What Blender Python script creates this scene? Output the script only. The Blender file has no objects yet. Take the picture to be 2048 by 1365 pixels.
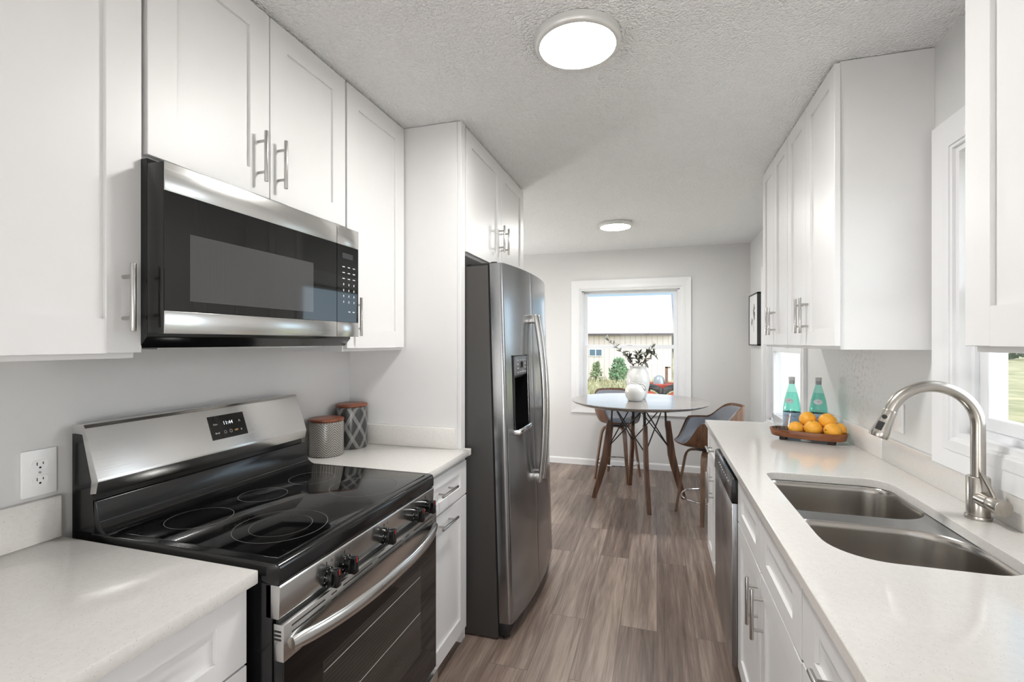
import bpy, bmesh, math, random
from mathutils import Vector, Matrix
random.seed(7)
PI = math.pi
SC = bpy.context.scene
COL = SC.collection

# ------------------------------------------------------------------ camera
cam_d = bpy.data.cameras.new('camera'); cam = bpy.data.objects.new('camera', cam_d); COL.objects.link(cam)
cam.location = (0, 0, 1.4191)
cam.rotation_euler = (PI/2, 0, 0.2953)
cam_d.sensor_fit = 'HORIZONTAL'; cam_d.sensor_width = 36.0
cam_d.lens = 952.9/2048*36.0
cam_d.shift_y = 2.3/2048
cam_d.clip_start = 0.02; cam_d.clip_end = 500
SC.camera = cam

# ------------------------------------------------------------------ sky, sun, exposure
SKY = 1.6               # radiance of the added bright haze, raised to light the room
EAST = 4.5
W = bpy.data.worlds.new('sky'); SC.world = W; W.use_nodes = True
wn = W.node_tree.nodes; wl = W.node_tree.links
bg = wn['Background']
# clear blue to the north (+Y, seen through the dining window); bright haze added elsewhere to light the room
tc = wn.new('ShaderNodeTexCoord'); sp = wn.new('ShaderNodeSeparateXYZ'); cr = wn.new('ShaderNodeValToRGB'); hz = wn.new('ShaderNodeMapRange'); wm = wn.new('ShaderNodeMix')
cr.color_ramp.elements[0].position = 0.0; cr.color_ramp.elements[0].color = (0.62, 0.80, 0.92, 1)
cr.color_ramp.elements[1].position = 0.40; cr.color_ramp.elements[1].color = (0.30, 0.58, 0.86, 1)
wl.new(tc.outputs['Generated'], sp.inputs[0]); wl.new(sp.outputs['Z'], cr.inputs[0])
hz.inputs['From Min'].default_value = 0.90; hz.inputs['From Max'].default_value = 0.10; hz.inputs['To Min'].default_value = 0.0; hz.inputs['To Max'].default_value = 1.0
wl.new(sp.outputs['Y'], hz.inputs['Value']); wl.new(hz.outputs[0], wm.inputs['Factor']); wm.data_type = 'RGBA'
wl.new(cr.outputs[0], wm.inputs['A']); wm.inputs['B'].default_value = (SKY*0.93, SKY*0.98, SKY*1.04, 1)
# brighter still towards the east (+X), raised to throw more light in at the sink window
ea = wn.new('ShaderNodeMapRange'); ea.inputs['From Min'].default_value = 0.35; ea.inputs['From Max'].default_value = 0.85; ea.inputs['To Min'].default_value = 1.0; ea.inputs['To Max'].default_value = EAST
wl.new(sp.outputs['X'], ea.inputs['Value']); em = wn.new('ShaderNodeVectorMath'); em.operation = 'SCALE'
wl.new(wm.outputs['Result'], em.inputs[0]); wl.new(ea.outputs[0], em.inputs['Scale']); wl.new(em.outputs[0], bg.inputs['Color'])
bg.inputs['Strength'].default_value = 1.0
sun_d = bpy.data.lights.new('sun', 'SUN'); sun = bpy.data.objects.new('sun', sun_d); COL.objects.link(sun)
sun_d.energy = 1.6; sun_d.angle = 0.01; sun_d.color = (1, 0.97, 0.92)
sun.rotation_euler = Vector((-0.40, -0.62, 1.05)).to_track_quat('Z', 'Y').to_euler()
SC.view_settings.view_transform = 'Standard'; SC.view_settings.look = 'None'
SC.view_settings.gamma = 1.0; SC.view_settings.use_curve_mapping = False
SC.view_settings.exposure = 0.10
LAMP = 130.0            # radiance of the round ceiling lights' diffusers

# ------------------------------------------------------------------ materials
def lin(c):
    return tuple(((v/255)/12.92 if v/255 <= 0.04045 else ((v/255+0.055)/1.055)**2.4) for v in c)
def new_mat(name):
    m = bpy.data.materials.new(name); m.use_nodes = True
    nt = m.node_tree; return m, nt, nt.nodes['Principled BSDF']
def mat(name, rgb, rough=0.5, metal=0.0, spec=0.5, coat=0.0, var=0.0, vscale=20.0, bump=0.0, bscale=200.0, vstretch=(1, 1, 1)):
    """rgb is an sRGB 0-255 triple; var adds procedural colour variation, bump a fine relief"""
    m, nt, p = new_mat(name); c = lin(rgb)
    p.inputs['Base Color'].default_value = (*c, 1); p.inputs['Roughness'].default_value = rough
    p.inputs['Metallic'].default_value = metal; p.inputs['Specular IOR Level'].default_value = spec
    p.inputs['Coat Weight'].default_value = coat; p.inputs['Coat Roughness'].default_value = 0.05
    g = nt.nodes.new('ShaderNodeNewGeometry')
    mp = nt.nodes.new('ShaderNodeMapping'); mp.inputs['Scale'].default_value = vstretch
    nt.links.new(g.outputs['Position'], mp.inputs[0])
    n = nt.nodes.new('ShaderNodeTexNoise'); n.inputs['Scale'].default_value = vscale; n.inputs['Detail'].default_value = 4
    nt.links.new(mp.outputs[0], n.inputs['Vector'])
    r = nt.nodes.new('ShaderNodeValToRGB')
    v = max(var, 0.004)
    r.color_ramp.elements[0].position = 0.3; r.color_ramp.elements[1].position = 0.7
    r.color_ramp.elements[0].color = (*[x*(1-v) for x in c], 1); r.color_ramp.elements[1].color = (*[min(1, x*(1+v)) for x in c], 1)
    nt.links.new(n.outputs['Fac'], r.inputs[0]); nt.links.new(r.outputs[0], p.inputs['Base Color'])
    if bump > 0:
        b = nt.nodes.new('ShaderNodeBump'); b.inputs['Strength'].default_value = bump; b.inputs['Distance'].default_value = 0.002
        n2 = nt.nodes.new('ShaderNodeTexNoise'); n2.inputs['Scale'].default_value = bscale; n2.inputs['Detail'].default_value = 3
        nt.links.new(g.outputs['Position'], n2.inputs['Vector'])
        nt.links.new(n2.outputs['Fac'], b.inputs['Height']); nt.links.new(b.outputs[0], p.inputs['Normal'])
    return m
def brushed(name, rgb, rough, stretch, aniso_var=0.06, bump=0.05):
    """stainless steel, brushed along the axis whose stretch is small"""
    m, nt, p = new_mat(name); c = lin(rgb)
    p.inputs['Metallic'].default_value = 1.0; p.inputs['Base Color'].default_value = (*c, 1)
    g = nt.nodes.new('ShaderNodeNewGeometry'); mp = nt.nodes.new('ShaderNodeMapping'); mp.inputs['Scale'].default_value = stretch
    n = nt.nodes.new('ShaderNodeTexNoise'); n.inputs['Scale'].default_value = 1.0; n.inputs['Detail'].default_value = 3
    nt.links.new(g.outputs['Position'], mp.inputs[0]); nt.links.new(mp.outputs[0], n.inputs['Vector'])
    mr = nt.nodes.new('ShaderNodeMapRange'); mr.inputs['To Min'].default_value = rough-aniso_var; mr.inputs['To Max'].default_value = rough+aniso_var
    nt.links.new(n.outputs['Fac'], mr.inputs['Value']); nt.links.new(mr.outputs[0], p.inputs['Roughness'])
    b = nt.nodes.new('ShaderNodeBump'); b.inputs['Strength'].default_value = bump; b.inputs['Distance'].default_value = 0.0006
    nt.links.new(n.outputs['Fac'], b.inputs['Height']); nt.links.new(b.outputs[0], p.inputs['Normal'])
    return m
def glassy(name, tint, gloss=0.06, rough=0.0, ior=1.45):
    """clear or tinted glass: see-through body with a fresnel reflection"""
    m = bpy.data.materials.new(name); m.use_nodes = True; nt = m.node_tree; nt.nodes.clear()
    o = nt.nodes.new('ShaderNodeOutputMaterial'); mx = nt.nodes.new('ShaderNodeMixShader')
    t = nt.nodes.new('ShaderNodeBsdfTransparent'); t.inputs[0].default_value = (*tint, 1)
    gl = nt.nodes.new('ShaderNodeBsdfGlossy'); gl.inputs['Roughness'].default_value = rough
    f = nt.nodes.new('ShaderNodeLayerWeight'); f.inputs['Blend'].default_value = 0.5
    pw = nt.nodes.new('ShaderNodeMath'); pw.operation = 'POWER'; pw.inputs[1].default_value = 5.0
    mu = nt.nodes.new('ShaderNodeMath'); mu.operation = 'MULTIPLY_ADD'; mu.inputs[1].default_value = 0.7; mu.inputs[2].default_value = gloss
    nt.links.new(f.outputs['Facing'], pw.inputs[0]); nt.links.new(pw.outputs[0], mu.inputs[0]); nt.links.new(mu.outputs[0], mx.inputs[0])
    nt.links.new(t.outputs[0], mx.inputs[1]); nt.links.new(gl.outputs[0], mx.inputs[2]); nt.links.new(mx.outputs[0], o.inputs[0])
    return m
def emit(name, rgb, s):
    m, nt, p = new_mat(name); c = lin(rgb)
    p.inputs['Base Color'].default_value = (*c, 1); p.inputs['Emission Color'].default_value = (*c, 1); p.inputs['Emission Strength'].default_value = s
    return m
def wood(name, dark, light, rough=0.4, axis=2, scale=1.0, coat=0.0):
    m, nt, p = new_mat(name)
    tcn = nt.nodes.new('ShaderNodeTexCoord'); mp = nt.nodes.new('ShaderNodeMapping')
    s = [38*scale]*3; s[axis] = 3*scale; mp.inputs['Scale'].default_value = s
    n = nt.nodes.new('ShaderNodeTexNoise'); n.inputs['Scale'].default_value = 1; n.inputs['Detail'].default_value = 6; n.inputs['Distortion'].default_value = 0.6
    r = nt.nodes.new('ShaderNodeValToRGB')
    r.color_ramp.elements[0].position = 0.32; r.color_ramp.elements[0].color = (*lin(dark), 1)
    r.color_ramp.elements[1].position = 0.68; r.color_ramp.elements[1].color = (*lin(light), 1)
    nt.links.new(tcn.outputs['Object'], mp.inputs[0]); nt.links.new(mp.outputs[0], n.inputs['Vector'])
    nt.links.new(n.outputs['Fac'], r.inputs[0]); nt.links.new(r.outputs[0], p.inputs['Base Color'])
    p.inputs['Roughness'].default_value = rough; p.inputs['Coat Weight'].default_value = coat
    return m
def quartz(name, base, speck, rough=0.1):
    m, nt, p = new_mat(name)
    g = nt.nodes.new('ShaderNodeNewGeometry')
    v = nt.nodes.new('ShaderNodeTexVoronoi'); v.inputs['Scale'].default_value = 210
    nt.links.new(g.outputs['Position'], v.inputs['Vector'])
    r = nt.nodes.new('ShaderNodeValToRGB'); r.color_ramp.interpolation = 'LINEAR'
    r.color_ramp.elements[0].position = 0.08; r.color_ramp.elements[0].color = (*lin(speck), 1)
    r.color_ramp.elements[1].position = 0.24; r.color_ramp.elements[1].color = (*lin(base), 1)
    wn_ = nt.nodes.new('ShaderNodeTexWhiteNoise'); nt.links.new(v.outputs['Position'], wn_.inputs['Vector'])
    gt = nt.nodes.new('ShaderNodeMath'); gt.operation = 'GREATER_THAN'; gt.inputs[1].default_value = 0.72
    nt.links.new(wn_.outputs['Value'], gt.inputs[0])
    mx = nt.nodes.new('ShaderNodeMix'); mx.data_type = 'RGBA'
    nt.links.new(v.outputs['Distance'], r.inputs[0]); nt.links.new(gt.outputs[0], mx.inputs['Factor'])
    n = nt.nodes.new('ShaderNodeTexNoise'); n.inputs['Scale'].default_value = 90; n.inputs['Detail'].default_value = 4
    nt.links.new(g.outputs['Position'], n.inputs['Vector'])
    r2 = nt.nodes.new('ShaderNodeValToRGB'); b = lin(base)
    r2.color_ramp.elements[0].position = 0.35; r2.color_ramp.elements[1].position = 0.65
    r2.color_ramp.elements[0].color = (*[x*0.965 for x in b], 1); r2.color_ramp.elements[1].color = (*[min(1, x*1.02) for x in b], 1)
    nt.links.new(n.outputs['Fac'], r2.inputs[0]); nt.links.new(r2.outputs[0], mx.inputs['A']); nt.links.new(r.outputs[0], mx.inputs['B'])
    nt.links.new(mx.outputs['Result'], p.inputs['Base Color']); p.inputs['Roughness'].default_value = rough
    return m
def floor_mat():
    m, nt, p = new_mat('vinyl_plank'); N = nt.nodes; L = nt.links
    g = N.new('ShaderNodeNewGeometry'); s = N.new('ShaderNodeSeparateXYZ'); L.new(g.outputs['Position'], s.inputs[0])
    cb = N.new('ShaderNodeCombineXYZ'); L.new(s.outputs['Y'], cb.inputs['X']); L.new(s.outputs['X'], cb.inputs['Y'])
    br = N.new('ShaderNodeTexBrick'); L.new(cb.outputs[0], br.inputs['Vector'])
    br.inputs['Scale'].default_value = 1; br.inputs['Brick Width'].default_value = 1.22; br.inputs['Row Height'].default_value = 0.178
    br.inputs['Mortar Size'].default_value = 0.0012; br.inputs['Mortar Smooth'].default_value = 0.3; br.offset = 0.37
    br.inputs['Color1'].default_value = (0, 0, 0, 1); br.inputs['Color2'].default_value = (1, 1, 1, 1); br.inputs['Mortar'].default_value = (0.5, 0.5, 0.5, 1)
    # grain: noise stretched along the plank, shifted per plank
    ad = N.new('ShaderNodeVectorMath'); ad.operation = 'MULTIPLY_ADD'; ad.inputs[1].default_value = (7, 3.1, 5)
    L.new(br.outputs['Color'], ad.inputs[0]); L.new(g.outputs['Position'], ad.inputs[2])
    mp = N.new('ShaderNodeMapping'); mp.inputs['Scale'].default_value = (26, 1.5, 1); L.new(ad.outputs[0], mp.inputs[0])
    n = N.new('ShaderNodeTexNoise'); n.inputs['Scale'].default_value = 1; n.inputs['Detail'].default_value = 7; n.inputs['Roughness'].default_value = 0.62; n.inputs['Distortion'].default_value = 0.5
    L.new(mp.outputs[0], n.inputs['Vector'])
    mp2 = N.new('ShaderNodeMapping'); mp2.inputs['Scale'].default_value = (170, 6, 1); L.new(ad.outputs[0], mp2.inputs[0])
    n2 = N.new('ShaderNodeTexNoise'); n2.inputs['Scale'].default_value = 1; n2.inputs['Detail'].default_value = 3; L.new(mp2.outputs[0], n2.inputs['Vector'])
    mp3 = N.new('ShaderNodeMapping'); mp3.inputs['Scale'].default_value = (6, 0.8, 1); L.new(ad.outputs[0], mp3.inputs[0])
    n3 = N.new('ShaderNodeTexNoise'); n3.inputs['Scale'].default_value = 1; n3.inputs['Detail'].default_value = 2; L.new(mp3.outputs[0], n3.inputs['Vector'])
    def mth(op, a, b):
        q = N.new('ShaderNodeMath'); q.operation = op
        for i, v in enumerate((a, b)):
            if isinstance(v, (int, float)): q.inputs[i].default_value = v
            else: L.new(v, q.inputs[i])
        return q.outputs[0]
    sepc = N.new('ShaderNodeSeparateColor'); L.new(br.outputs['Color'], sepc.inputs[0])
    f = mth('ADD', mth('MULTIPLY', n.outputs['Fac'], 0.50), mth('MULTIPLY', n2.outputs['Fac'], 0.22))
    f = mth('ADD', f, mth('MULTIPLY', n3.outputs['Fac'], 0.26))
    f = mth('ADD', f, mth('MULTIPLY', sepc.outputs['Red'], 0.10))
    r = N.new('ShaderNodeValToRGB'); L.new(f, r.inputs[0])
    e = r.color_ramp.elements; e[0].position = 0.36; e[0].color = (*lin((72, 58, 50)), 1); e[1].position = 0.72; e[1].color = (*lin((174, 156, 143)), 1)
    q = e.new(0.53); q.color = (*lin((123, 106, 96)), 1)
    mx = N.new('ShaderNodeMix'); mx.data_type = 'RGBA'; L.new(mth('MULTIPLY', br.outputs['Fac'], 0.75), mx.inputs['Factor'])
    L.new(r.outputs[0], mx.inputs['A']); mx.inputs['B'].default_value = (*lin((70, 58, 50)), 1)
    L.new(mx.outputs['Result'], p.inputs['Base Color']); p.inputs['Roughness'].default_value = 0.36
    b = N.new('ShaderNodeBump'); b.inputs['Strength'].default_value = 0.12; b.inputs['Distance'].default_value = 0.001
    L.new(n2.outputs['Fac'], b.inputs['Height']); L.new(b.outputs[0], p.inputs['Normal'])
    return m
def ceiling_mat():
    m, nt, p = new_mat('popcorn_ceiling'); N = nt.nodes; L = nt.links
    p.inputs['Base Color'].default_value = (*lin((246, 246, 246)), 1); p.inputs['Roughness'].default_value = 0.9
    g = N.new('ShaderNodeNewGeometry'); n = N.new('ShaderNodeTexNoise'); n.inputs['Scale'].default_value = 85; n.inputs['Detail'].default_value = 3
    v = N.new('ShaderNodeTexVoronoi'); v.inputs['Scale'].default_value = 120
    L.new(g.outputs['Position'], n.inputs['Vector']); L.new(g.outputs['Position'], v.inputs['Vector'])
    a = N.new('ShaderNodeMath'); a.operation = 'SUBTRACT'; L.new(n.outputs['Fac'], a.inputs[0]); L.new(v.outputs['Distance'], a.inputs[1])
    b = N.new('ShaderNodeBump'); b.inputs['Strength'].default_value = 0.8; b.inputs['Distance'].default_value = 0.011
    L.new(a.outputs[0], b.inputs['Height']); L.new(b.outputs[0], p.inputs['Normal'])
    return m
def uv_pattern(name, kind, bgc, line):
    """glazed canister relief; u runs around in metres, v up in metres"""
    m, nt, p = new_mat(name); N = nt.nodes; L = nt.links
    uv = N.new('ShaderNodeUVMap'); uv.uv_map = 'UVMap'; s = N.new('ShaderNodeSeparateXYZ'); L.new(uv.outputs[0], s.inputs[0])
    def mth(op, a, b=0.0):
        q = N.new('ShaderNodeMath'); q.operation = op
        for i, v in enumerate((a, b)):
            if isinstance(v, (int, float)): q.inputs[i].default_value = v
            else: L.new(v, q.inputs[i])
        return q.outputs[0]
    def tri(x, per): return mth('ABSOLUTE', mth('SUBTRACT', mth('FRACT', mth('DIVIDE', x, per)), 0.5))
    if kind == 'chevron':
        ph = mth('ADD', s.outputs['Y'], mth('MULTIPLY', tri(s.outputs['X'], 0.066), 0.058))
        f = mth('GREATER_THAN', mth('FRACT', mth('DIVIDE', ph, 0.0105)), 0.56)
    else:
        a = mth('ADD', s.outputs['Y'], mth('MULTIPLY', s.outputs['X'], 1.72)); b = mth('SUBTRACT', s.outputs['Y'], mth('MULTIPLY', s.outputs['X'], 1.72))
        def band(x):
            t = tri(x, 0.1135)                     # 0..0.5, lines near three levels
            l1 = mth('LESS_THAN', t, 0.014)
            l2 = mth('LESS_THAN', mth('ABSOLUTE', mth('SUBTRACT', t, 0.062)), 0.012)
            l3 = mth('LESS_THAN', mth('ABSOLUTE', mth('SUBTRACT', t, 0.115)), 0.010)
            return mth('MAXIMUM', mth('MAXIMUM', l1, l2), l3)
        f = mth('MAXIMUM', band(a), band(b))
    n = N.new('ShaderNodeTexNoise'); n.inputs['Scale'].default_value = 260; L.new(uv.outputs[0], n.inputs['Vector'])
    mx = N.new('ShaderNodeMix'); mx.data_type = 'RGBA'; L.new(mth('MULTIPLY', f, mth('ADD', n.outputs['Fac'], 0.25)), mx.inputs['Factor'])
    mx.inputs['A'].default_value = (*lin(bgc), 1); mx.inputs['B'].default_value = (*lin(line), 1)
    L.new(mx.outputs['Result'], p.inputs['Base Color']); p.inputs['Roughness'].default_value = 0.28
    b = N.new('ShaderNodeBump'); b.inputs['Strength'].default_value = 0.4; b.inputs['Distance'].default_value = 0.001; L.new(f, b.inputs['Height']); L.new(b.outputs[0], p.inputs['Normal'])
    return m
def stripes(name, c1, c2, per, axis, rough=0.6, duty=0.5):
    m, nt, p = new_mat(name); N = nt.nodes; L = nt.links
    g = N.new('ShaderNodeNewGeometry'); s = N.new('ShaderNodeSeparateXYZ'); L.new(g.outputs['Position'], s.inputs[0])
    d = N.new('ShaderNodeMath'); d.operation = 'DIVIDE'; d.inputs[1].default_value = per; L.new(s.outputs[axis], d.inputs[0])
    f = N.new('ShaderNodeMath'); f.operation = 'FRACT'; L.new(d.outputs[0], f.inputs[0])
    t = N.new('ShaderNodeMath'); t.operation = 'LESS_THAN'; t.inputs[1].default_value = duty; L.new(f.outputs[0], t.inputs[0])
    mx = N.new('ShaderNodeMix'); mx.data_type = 'RGBA'; L.new(t.outputs[0], mx.inputs['Factor'])
    mx.inputs['A'].default_value = (*lin(c1), 1); mx.inputs['B'].default_value = (*lin(c2), 1)
    L.new(mx.outputs['Result'], p.inputs['Base Color']); p.inputs['Roughness'].default_value = rough
    return m

WHITE = mat('cabinet_white', (224, 223, 223), 0.4, var=0.006)
TRIM = mat('trim_white', (230, 230, 231), 0.35)
WALL = mat('wall_greige', (213, 212, 211), 0.55, bump=0.08, bscale=120)
WALLR = mat('wall_greige_satin', (216, 216, 215), 0.42, bump=0.25, bscale=60)
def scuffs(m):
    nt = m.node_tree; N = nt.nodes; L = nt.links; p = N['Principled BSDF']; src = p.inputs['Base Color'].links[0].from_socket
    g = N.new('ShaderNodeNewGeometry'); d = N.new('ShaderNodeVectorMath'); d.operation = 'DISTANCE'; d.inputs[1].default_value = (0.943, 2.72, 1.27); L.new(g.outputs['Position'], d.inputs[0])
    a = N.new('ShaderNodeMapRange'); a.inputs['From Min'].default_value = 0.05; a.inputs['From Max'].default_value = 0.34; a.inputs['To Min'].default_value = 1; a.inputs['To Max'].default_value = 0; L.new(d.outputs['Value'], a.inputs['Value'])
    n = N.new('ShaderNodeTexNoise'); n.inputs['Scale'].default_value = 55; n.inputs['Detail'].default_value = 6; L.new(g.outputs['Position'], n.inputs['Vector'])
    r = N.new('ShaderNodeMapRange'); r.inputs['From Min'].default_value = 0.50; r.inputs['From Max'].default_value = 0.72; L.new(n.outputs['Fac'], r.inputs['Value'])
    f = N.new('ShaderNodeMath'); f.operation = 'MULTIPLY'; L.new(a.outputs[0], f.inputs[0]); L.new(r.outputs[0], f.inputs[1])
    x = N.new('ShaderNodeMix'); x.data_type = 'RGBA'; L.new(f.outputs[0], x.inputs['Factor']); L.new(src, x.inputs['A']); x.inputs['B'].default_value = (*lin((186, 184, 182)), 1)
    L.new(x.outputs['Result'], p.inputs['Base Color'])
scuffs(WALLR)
CEIL = ceiling_mat(); FLOOR = floor_mat()
QUARTZ = quartz('white_quartz', (217, 214, 210), (165, 160, 153))
STEEL = brushed('stainless', (205, 204, 202), 0.22, (300, 4, 300))
STEELV = brushed('stainless_vertical', (156, 157, 159), 0.19, (300, 300, 3))
SINKM = brushed('sink_steel', (182, 178, 173), 0.21, (14, 14, 900), 0.03, 0.006)
NICKEL = mat('brushed_nickel', (190, 188, 185), 0.24, metal=1.0)
CHROME = mat('chrome', (220, 220, 222), 0.06, metal=1.0)
BLACK = mat('black_enamel', (14, 14, 15), 0.16)
BLACKM = mat('black_matte', (24, 24, 25), 0.45)
BGLASS = mat('black_glass', (8, 8, 9), 0.035)
DGREY = mat('dark_grey_case', (58, 56, 54), 0.38)
CERAN = mat('ceramic_cooktop', (9, 9, 10), 0.06)
MARK = mat('pale_marking', (205, 205, 205), 0.5)
RING = mat('burner_marking', (120, 120, 122), 0.5)
RED = mat('red_marking', (200, 40, 40), 0.5)
LCD = emit('display_glow', (235, 240, 245), 0.7)
AMBER = emit('display_amber', (190, 150, 80), 0.5)
DIFF = emit('lamp_diffuser', (255, 254, 250), LAMP); GLOBE = emit('fill_glow', (255, 254, 251), 72.0); GLOBE3 = emit('fill_glow_soft', (255, 254, 251), 46.0); GLOBE2 = emit('fill_glow_dim', (255, 254, 251), 42.0)  # the globe emitters belong to the added fill lights
RIM = mat('lamp_rim', (222, 221, 219), 0.35, metal=0.3)
PLASTIC = mat('white_plastic', (242, 242, 241), 0.3)
SLOT = mat('slot_dark', (30, 30, 30), 0.6)
GLASS = glassy('window_glass', (0.985, 0.99, 0.99), 0.035)
VINYL = mat('window_vinyl', (228, 229, 232), 0.3)

# ------------------------------------------------------------------ mesh helpers
ORG = {}
class MB:
    def __init__(s): s.bm = bmesh.new()
    def box(s, x0, x1, y0, y1, z0, z1, bev=0.0, seg=2):
        x0, x1 = min(x0, x1), max(x0, x1); y0, y1 = min(y0, y1), max(y0, y1); z0, z1 = min(z0, z1), max(z0, z1)
        v = [s.bm.verts.new((x, y, z)) for x in (x0, x1) for y in (y0, y1) for z in (z0, z1)]
        F = [(0, 1, 3, 2), (4, 6, 7, 5), (0, 4, 5, 1), (2, 3, 7, 6), (0, 2, 6, 4), (1, 5, 7, 3)]
        fs = [s.bm.faces.new([v[i] for i in f]) for f in F]
        if bev > 0:
            es = list({e for f in fs for e in f.edges})
            bmesh.ops.bevel(s.bm, geom=es, offset=bev, segments=seg, profile=0.5, affect='EDGES')
        return s
    def loft(s, rings, closed=True, cap=True):
        R = [[s.bm.verts.new(p) for p in r] for r in rings]
        n = len(R[0])
        for a, b in zip(R[:-1], R[1:]):
            for i in range(n if closed else n-1):
                j = (i+1) % n
                s.bm.faces.new((a[i], a[j], b[j], b[i]))
        if cap and closed:
            s.bm.faces.new(list(reversed(R[0]))); s.bm.faces.new(R[-1])
        return s
    def tube(s, pts, r, seg=12, cap=True, closed=False):
        pts = [Vector(p) for p in pts]; n = len(pts); rings = []
        rr = r if isinstance(r, (list, tuple)) else [r]*n
        up = None
        for i, p in enumerate(pts):
            if closed: t = (pts[(i+1) % n]-pts[i-1]).normalized()
            else: t = (pts[min(i+1, n-1)]-pts[max(i-1, 0)]).normalized()
            if up is None:
                up = Vector((0, 0, 1)) if abs(t.z) < 0.9 else Vector((1, 0, 0))
            up = (up - t*up.dot(t)).normalized(); w = t.cross(up)
            rings.append([p + (up*math.cos(a)+w*math.sin(a))*rr[i] for a in [2*PI*k/seg for k in range(seg)]])
        if closed: rings.append(rings[0])
        if closed:
            R = [[s.bm.verts.new(p) for p in r_] for r_ in rings[:-1]]
            for i in range(len(R)):
                a, b = R[i], R[(i+1) % len(R)]
                for k in range(seg):
                    j = (k+1) % seg; s.bm.faces.new((a[k], a[j], b[j], b[k]))
            return s
        return s.loft(rings, True, cap)
    def cyl(s, p0, p1, r, r2=None, seg=24, bev=0.0):
        p0, p1 = Vector(p0), Vector(p1); r2 = r if r2 is None else r2
        if bev > 0:
            d = (p1-p0).normalized()
            return s.tube([p0, p0+d*bev*0.3, p0+d*bev, p1-d*bev, p1-d*bev*0.3, p1], [r-bev, r-bev*0.3, r, r2, r2-bev*0.3, r2-bev], seg)
        return s.tube([p0, p1], [r, r2], seg)
    def ribbon(s, pts, w, t, side):
        """flat swept bar: width w along side, thickness t"""
        pts = [Vector(p) for p in pts]; n = len(pts); rings = []
        for i, p in enumerate(pts):
            tg = (pts[min(i+1, n-1)]-pts[max(i-1, 0)]).normalized()
            sd = Vector(side); sd = (sd-tg*sd.dot(tg)).normalized(); nn = tg.cross(sd)
            wi = w[i] if isinstance(w, (list, tuple)) else w; ti = t[i] if isinstance(t, (list, tuple)) else t
            a, b = sd*wi/2, nn*ti/2
            rings.append([p-a*0.86-b, p+a*0.86-b, p+a-b*0.4, p+a+b*0.4, p+a*0.86+b, p-a*0.86+b, p-a+b*0.4, p-a-b*0.4])
        return s.loft(rings)
    def lathe(s, prof, cx=0, cy=0, seg=48, uv=False):
        rings = []; 
        for r, z in prof:
            if r <= 1e-6: rings.append([s.bm.verts.new((cx, cy, z))])
            else: rings.append([s.bm.verts.new((cx+r*math.cos(2*PI*k/seg), cy+r*math.sin(2*PI*k/seg), z)) for k in range(seg)])
        lay = s.bm.loops.layers.uv.new('UVMap') if uv else None
        for q, (a, b) in enumerate(zip(rings[:-1], rings[1:])):
            for k in range(seg):
                j = (k+1) % seg
                if len(a) == 1 and len(b) == 1: continue
                if len(a) == 1: vs = (a[0], b[j], b[k])
                elif len(b) == 1: vs = (a[k], a[j], b[0])
                else: vs = (a[k], a[j], b[j], b[k])
                f = s.bm.faces.new(vs)
                if uv:
                    R = max(prof[q][0], prof[q+1][0])
                    for l in f.loops:
                        co = l.vert.co; an = math.atan2(co.y-cy, co.x-cx) % (2*PI)
                        if k == seg-1 and an < 0.01: an = 2*PI
                        l[lay].uv = (an*R, co.z)
        return s
    def prism(s, poly, axis, a, b, bev=0.0):
        """polygon extruded along an axis. axis y: poly is (x,z); x: (y,z); z: (x,y)"""
        def P(u, v, w): return {'y': (u, w, v), 'x': (w, u, v), 'z': (u, v, w)}[axis]
        r0 = [P(u, v, a) for u, v in poly]; r1 = [P(u, v, b) for u, v in poly]
        n0 = len(s.bm.faces)
        s.loft([r0, r1])
        if bev > 0:
            s.bm.faces.ensure_lookup_table()
            es = list({e for f in s.bm.faces[n0:] for e in f.edges})
            bmesh.ops.bevel(s.bm, geom=es, offset=bev, segments=2, profile=0.5, affect='EDGES')
        return s
    def disc(s, c, r, nrm, seg=32, r_in=0.0):
        c = Vector(c); n = Vector(nrm).normalized(); u = n.orthogonal().normalized(); w = n.cross(u)
        o = [s.bm.verts.new(c+(u*math.cos(2*PI*k/seg)+w*math.sin(2*PI*k/seg))*r) for k in range(seg)]
        if r_in > 0:
            i = [s.bm.verts.new(c+(u*math.cos(2*PI*k/seg)+w*math.sin(2*PI*k/seg))*r_in) for k in range(seg)]
            for k in range(seg): s.bm.faces.new((o[k], o[(k+1) % seg], i[(k+1) % seg], i[k]))
        else: s.bm.faces.new(o)
        return s
    def build(s, name, m, parent=None, smooth=True, angle=0.6, loc=None, fix=True):
        if fix: bmesh.ops.recalc_face_normals(s.bm, faces=s.bm.faces[:])
        me = bpy.data.meshes.new(name); 
        if parent is not None: org = ORG[parent.name]
        elif loc is not None: org = Vector(loc)
        else:
            xs = [v.co for v in s.bm.verts]
            org = Vector(((min(c.x for c in xs)+max(c.x for c in xs))/2, (min(c.y for c in xs)+max(c.y for c in xs))/2, min(c.z for c in xs)))
        bmesh.ops.translate(s.bm, verts=s.bm.verts[:], vec=-org)
        s.bm.to_mesh(me); s.bm.free()
        if smooth:
            me.polygons.foreach_set('use_smooth', [True]*len(me.polygons)); me.set_sharp_from_angle(angle=angle)
        me.materials.append(m)
        o = bpy.data.objects.new(name, me); COL.objects.link(o)
        if parent is not None: o.parent = parent; ORG[o.name] = org
        else: o.location = org; ORG[o.name] = org
        return o
def tag(o, label=None, cat=None, group=None, kind=None):
    if label: o['label'] = label
    if cat: o['category'] = cat
    if group: o['group'] = group
    if kind: o['kind'] = kind
    return o
def thing(name, label, cat, loc, group=None):
    o = bpy.data.objects.new(name, None); COL.objects.link(o); o.location = loc; o.empty_display_size = 0.1
    ORG[o.name] = Vector(loc); return tag(o, label, cat, group)
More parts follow.
